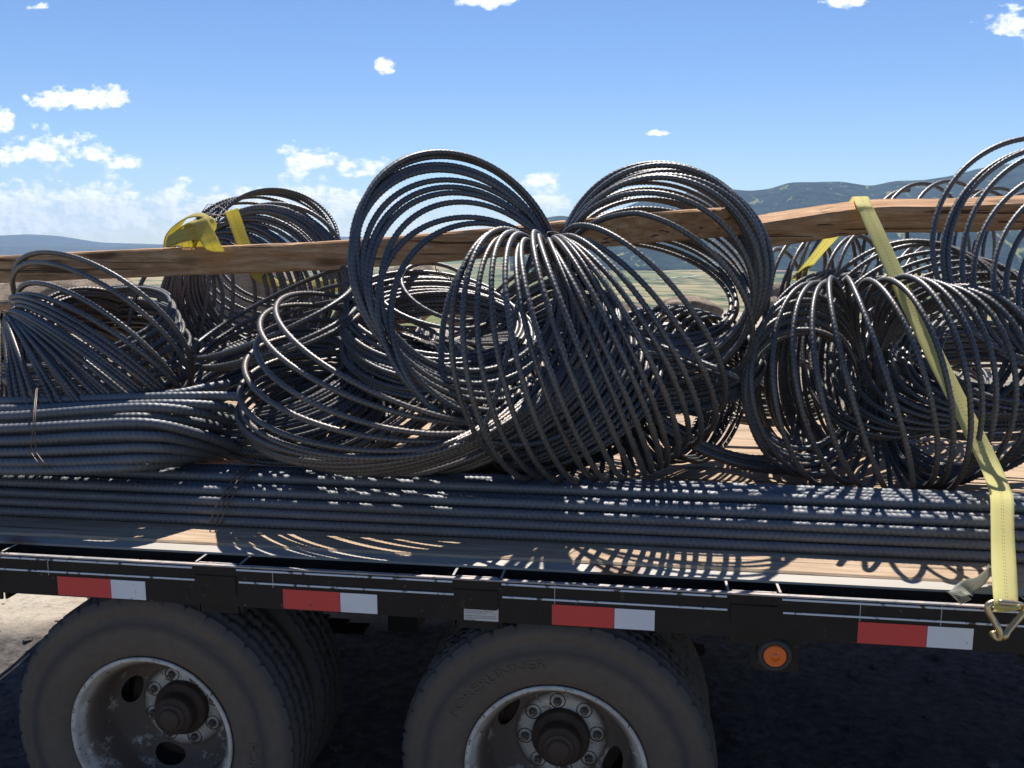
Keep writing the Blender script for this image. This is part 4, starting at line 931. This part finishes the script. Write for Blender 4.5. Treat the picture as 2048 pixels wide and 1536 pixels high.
SR = tag(empty('tie_down_strap', hookp), 'bright yellow webbing strap over the curved timber, hooked to the rail at right', 'strap', 'yellow tie-down straps')
sd = [P(1742, 398, 2.9)-P(1704, 404, 2.9)]
R0 = RT*.98+UP*-.02
ribbon('webbing', [P(1590, 560, 3.42), P(1640, 500, 3.32), P(1690, 440, 3.24), P(1716, 398, 3.15), P(1722, 396, 3.08), P(1728, 409, 2.975), P(1736, 425, 2.95), P(1756, 470, 2.89), P(1790, 545, 2.81), P(1826, 622, 2.73), P(1880, 730, 2.61), P(1935, 838, 2.50), P(1978, 925, 2.41),
                   P(1998, 975, 2.30), P(2004, 1000, 2.22), P(2005, 1040, 2.16), P(2007, 1100, 2.085), P(2010, 1160, 2.00), P(2013, 1208, 1.935), P(2015, 1222, 1.95)],
       .053, [RT+UP*.5, RT+UP*.4, RT+UP*.1, RT, RT, RT, RT, RT+UP*.15, RT+UP*.2, RT+UP*.2, RT+UP*.25, RT+UP*.25, RT+UP*.2, RT, RT, RT-UP*.02, RT-UP*.03, RT-UP*.12, RT-UP*.2, RT-UP*.2], m_web, SR, n=220)
ribbon('frayed_tail', [P(2012, 1085, 2.17), P(1996, 1112, 2.15), P(1972, 1148, 2.13), P(1950, 1168, 2.11), P(1926, 1182, 2.08), P(1912, 1190, 2.07)], .040, [RT*.6+FW, RT*.7+FW*.8, RT*.4+UP*.8, UP*.8+RT*.5, UP*.5+RT*.6+FW, UP*.3+RT*.5+FW], m_fray, SR, n=60, wob=.006)
for k in range(9):
    o = tube_obj('frayed_thread', [P(1922+k*2.5, 1180+k*2.2, 2.04), P(1910+k*1.5, 1184+k*3.0, 2.03), P(1894+k*3.2, 1184+k*2.6, 2.01)], .0011, m_fray, None, 5, 12); o.parent = SR; o.location = -Vector(SR.location)
d_h = 1.945
for s_, pp in ((0, [(2030, 1206, .006), (2000, 1204, .0), (1984, 1206, 0), (1976, 1212, 0), (1977, 1224, 0), (1986, 1238, 0), (1996, 1256, .004), (2001, 1270, .004), (1998, 1277, .0), (1990, 1274, -.004), (1984, 1262, -.006)]),
              (1, [(1996, 1204, .010), (2030, 1208, .008), (2044, 1212, .0), (2049, 1220, 0), (2044, 1230, 0), (2030, 1246, 0), (2016, 1262, .004), (2011, 1272, .006), (2006, 1276, 0)])):
    o = tube_obj('hook', [P(a_, b_, d_h-c_*1.0) for a_, b_, c_ in pp], .0072, m_zinc, None, 12, 70, ref=(0.1, 1, 0.1)); o.parent = SR; o.location = -Vector(SR.location)

SL = tag(empty('tie_down_strap', P(400, 470, 3.2)), 'knotted yellow strap draped over the long timber at left', 'strap', 'yellow tie-down straps')
ribbon('webbing', [P(338, 492, 3.20), P(343, 470, 3.17), P(358, 446, 3.14), P(382, 431, 3.12), P(406, 430, 3.12), P(418, 441, 3.13), P(420, 455, 3.15), P(410, 470, 3.18)], .052, [FW+RT*.4, FW+RT*.4, FW+UP*.3+RT*.2, FW+UP*.45, FW+UP*.4, FW+RT*.3, FW+RT*.5, FW+RT], m_web2, SL, n=100)
ribbon('webbing', [P(352, 492, 3.22), P(356, 468, 3.18), P(370, 450, 3.16), P(390, 442, 3.15), P(404, 448, 3.16), P(408, 470, 3.2)], .046, [FW+RT*.5, FW+RT*.4, FW+UP*.3, FW+UP*.4, FW+RT*.3, FW+RT*.6], m_web2, SL, n=80)
ribbon('webbing', [P(334, 482, 3.13), P(346, 478, 3.11), P(368, 470, 3.09), P(392, 466, 3.09), P(408, 474, 3.12)], .046, [UP+RT*.5, UP+RT*.2, UP+RT*.15, UP, UP-RT*.2], m_web2, SL, n=60)
ribbon('webbing', [P(384, 456, 3.12), P(390, 444, 3.09), P(399, 443, 3.07), P(408, 458, 3.06), P(416, 476, 3.055), P(425, 492, 3.06), P(432, 502, 3.12)], .058, [RT+UP*.35, RT+UP*.35, RT+UP*.3, RT+UP*.15, RT+UP*.15, RT+UP*.1, RT], m_web2, SL, n=80)
ribbon('webbing', [P(374, 504, 3.26), P(380, 484, 3.2), P(390, 470, 3.19), P(398, 484, 3.2), P(400, 500, 3.24)], .05, [RT, RT, RT+UP*.2, RT, RT], m_web2, SL, n=50)
ST = tag(empty('loose_strap', P(560, 550, 3.5)), 'slack yellow strap hanging behind the tall left coil under the timber', 'strap', 'yellow tie-down straps')
ribbon('webbing', [P(462, 420, 3.34), P(470, 440, 3.36), P(484, 480, 3.38), P(500, 520, 3.40), P(516, 548, 3.42), P(535, 560, 3.45), P(560, 566, 3.5), P(590, 562, 3.55), P(620, 564, 3.6), P(650, 572, 3.65), P(690, 568, 3.7), P(712, 552, 3.7)],
       .05, [RT+FW*.4, RT+FW*.4, RT+FW*.6, RT+UP*.3, RT*.6+UP*.8, UP, UP*.6+FW, UP*.2+FW, FW+UP*.8, UP, UP+RT*.2, UP], m_web2, ST, n=160)

# twisted wire hanging behind the butterfly coil
tw_ = tag(empty('twisted_wire', P(880, 545, 3.2)), 'thin twisted black wire dangling under the timber behind the left ring', 'wire')
for k in range(2):
    pts = [P(795, 540, 3.2), P(830, 524, 3.2), P(865, 522, 3.2)]+[P(872+i_*2.4, 540+i_*1.5+3.2*sin(i_*1.3+k*pi), 3.2) for i_ in range(15)]+[P(906, 575+k*6, 3.2), P(904, 592, 3.2)]
    o = tube_obj('strand', pts, .0018, m_wire, None, 5, 160); o.parent = tw_; o.location = -Vector(tw_.location)
bpy.context.view_layer.update()
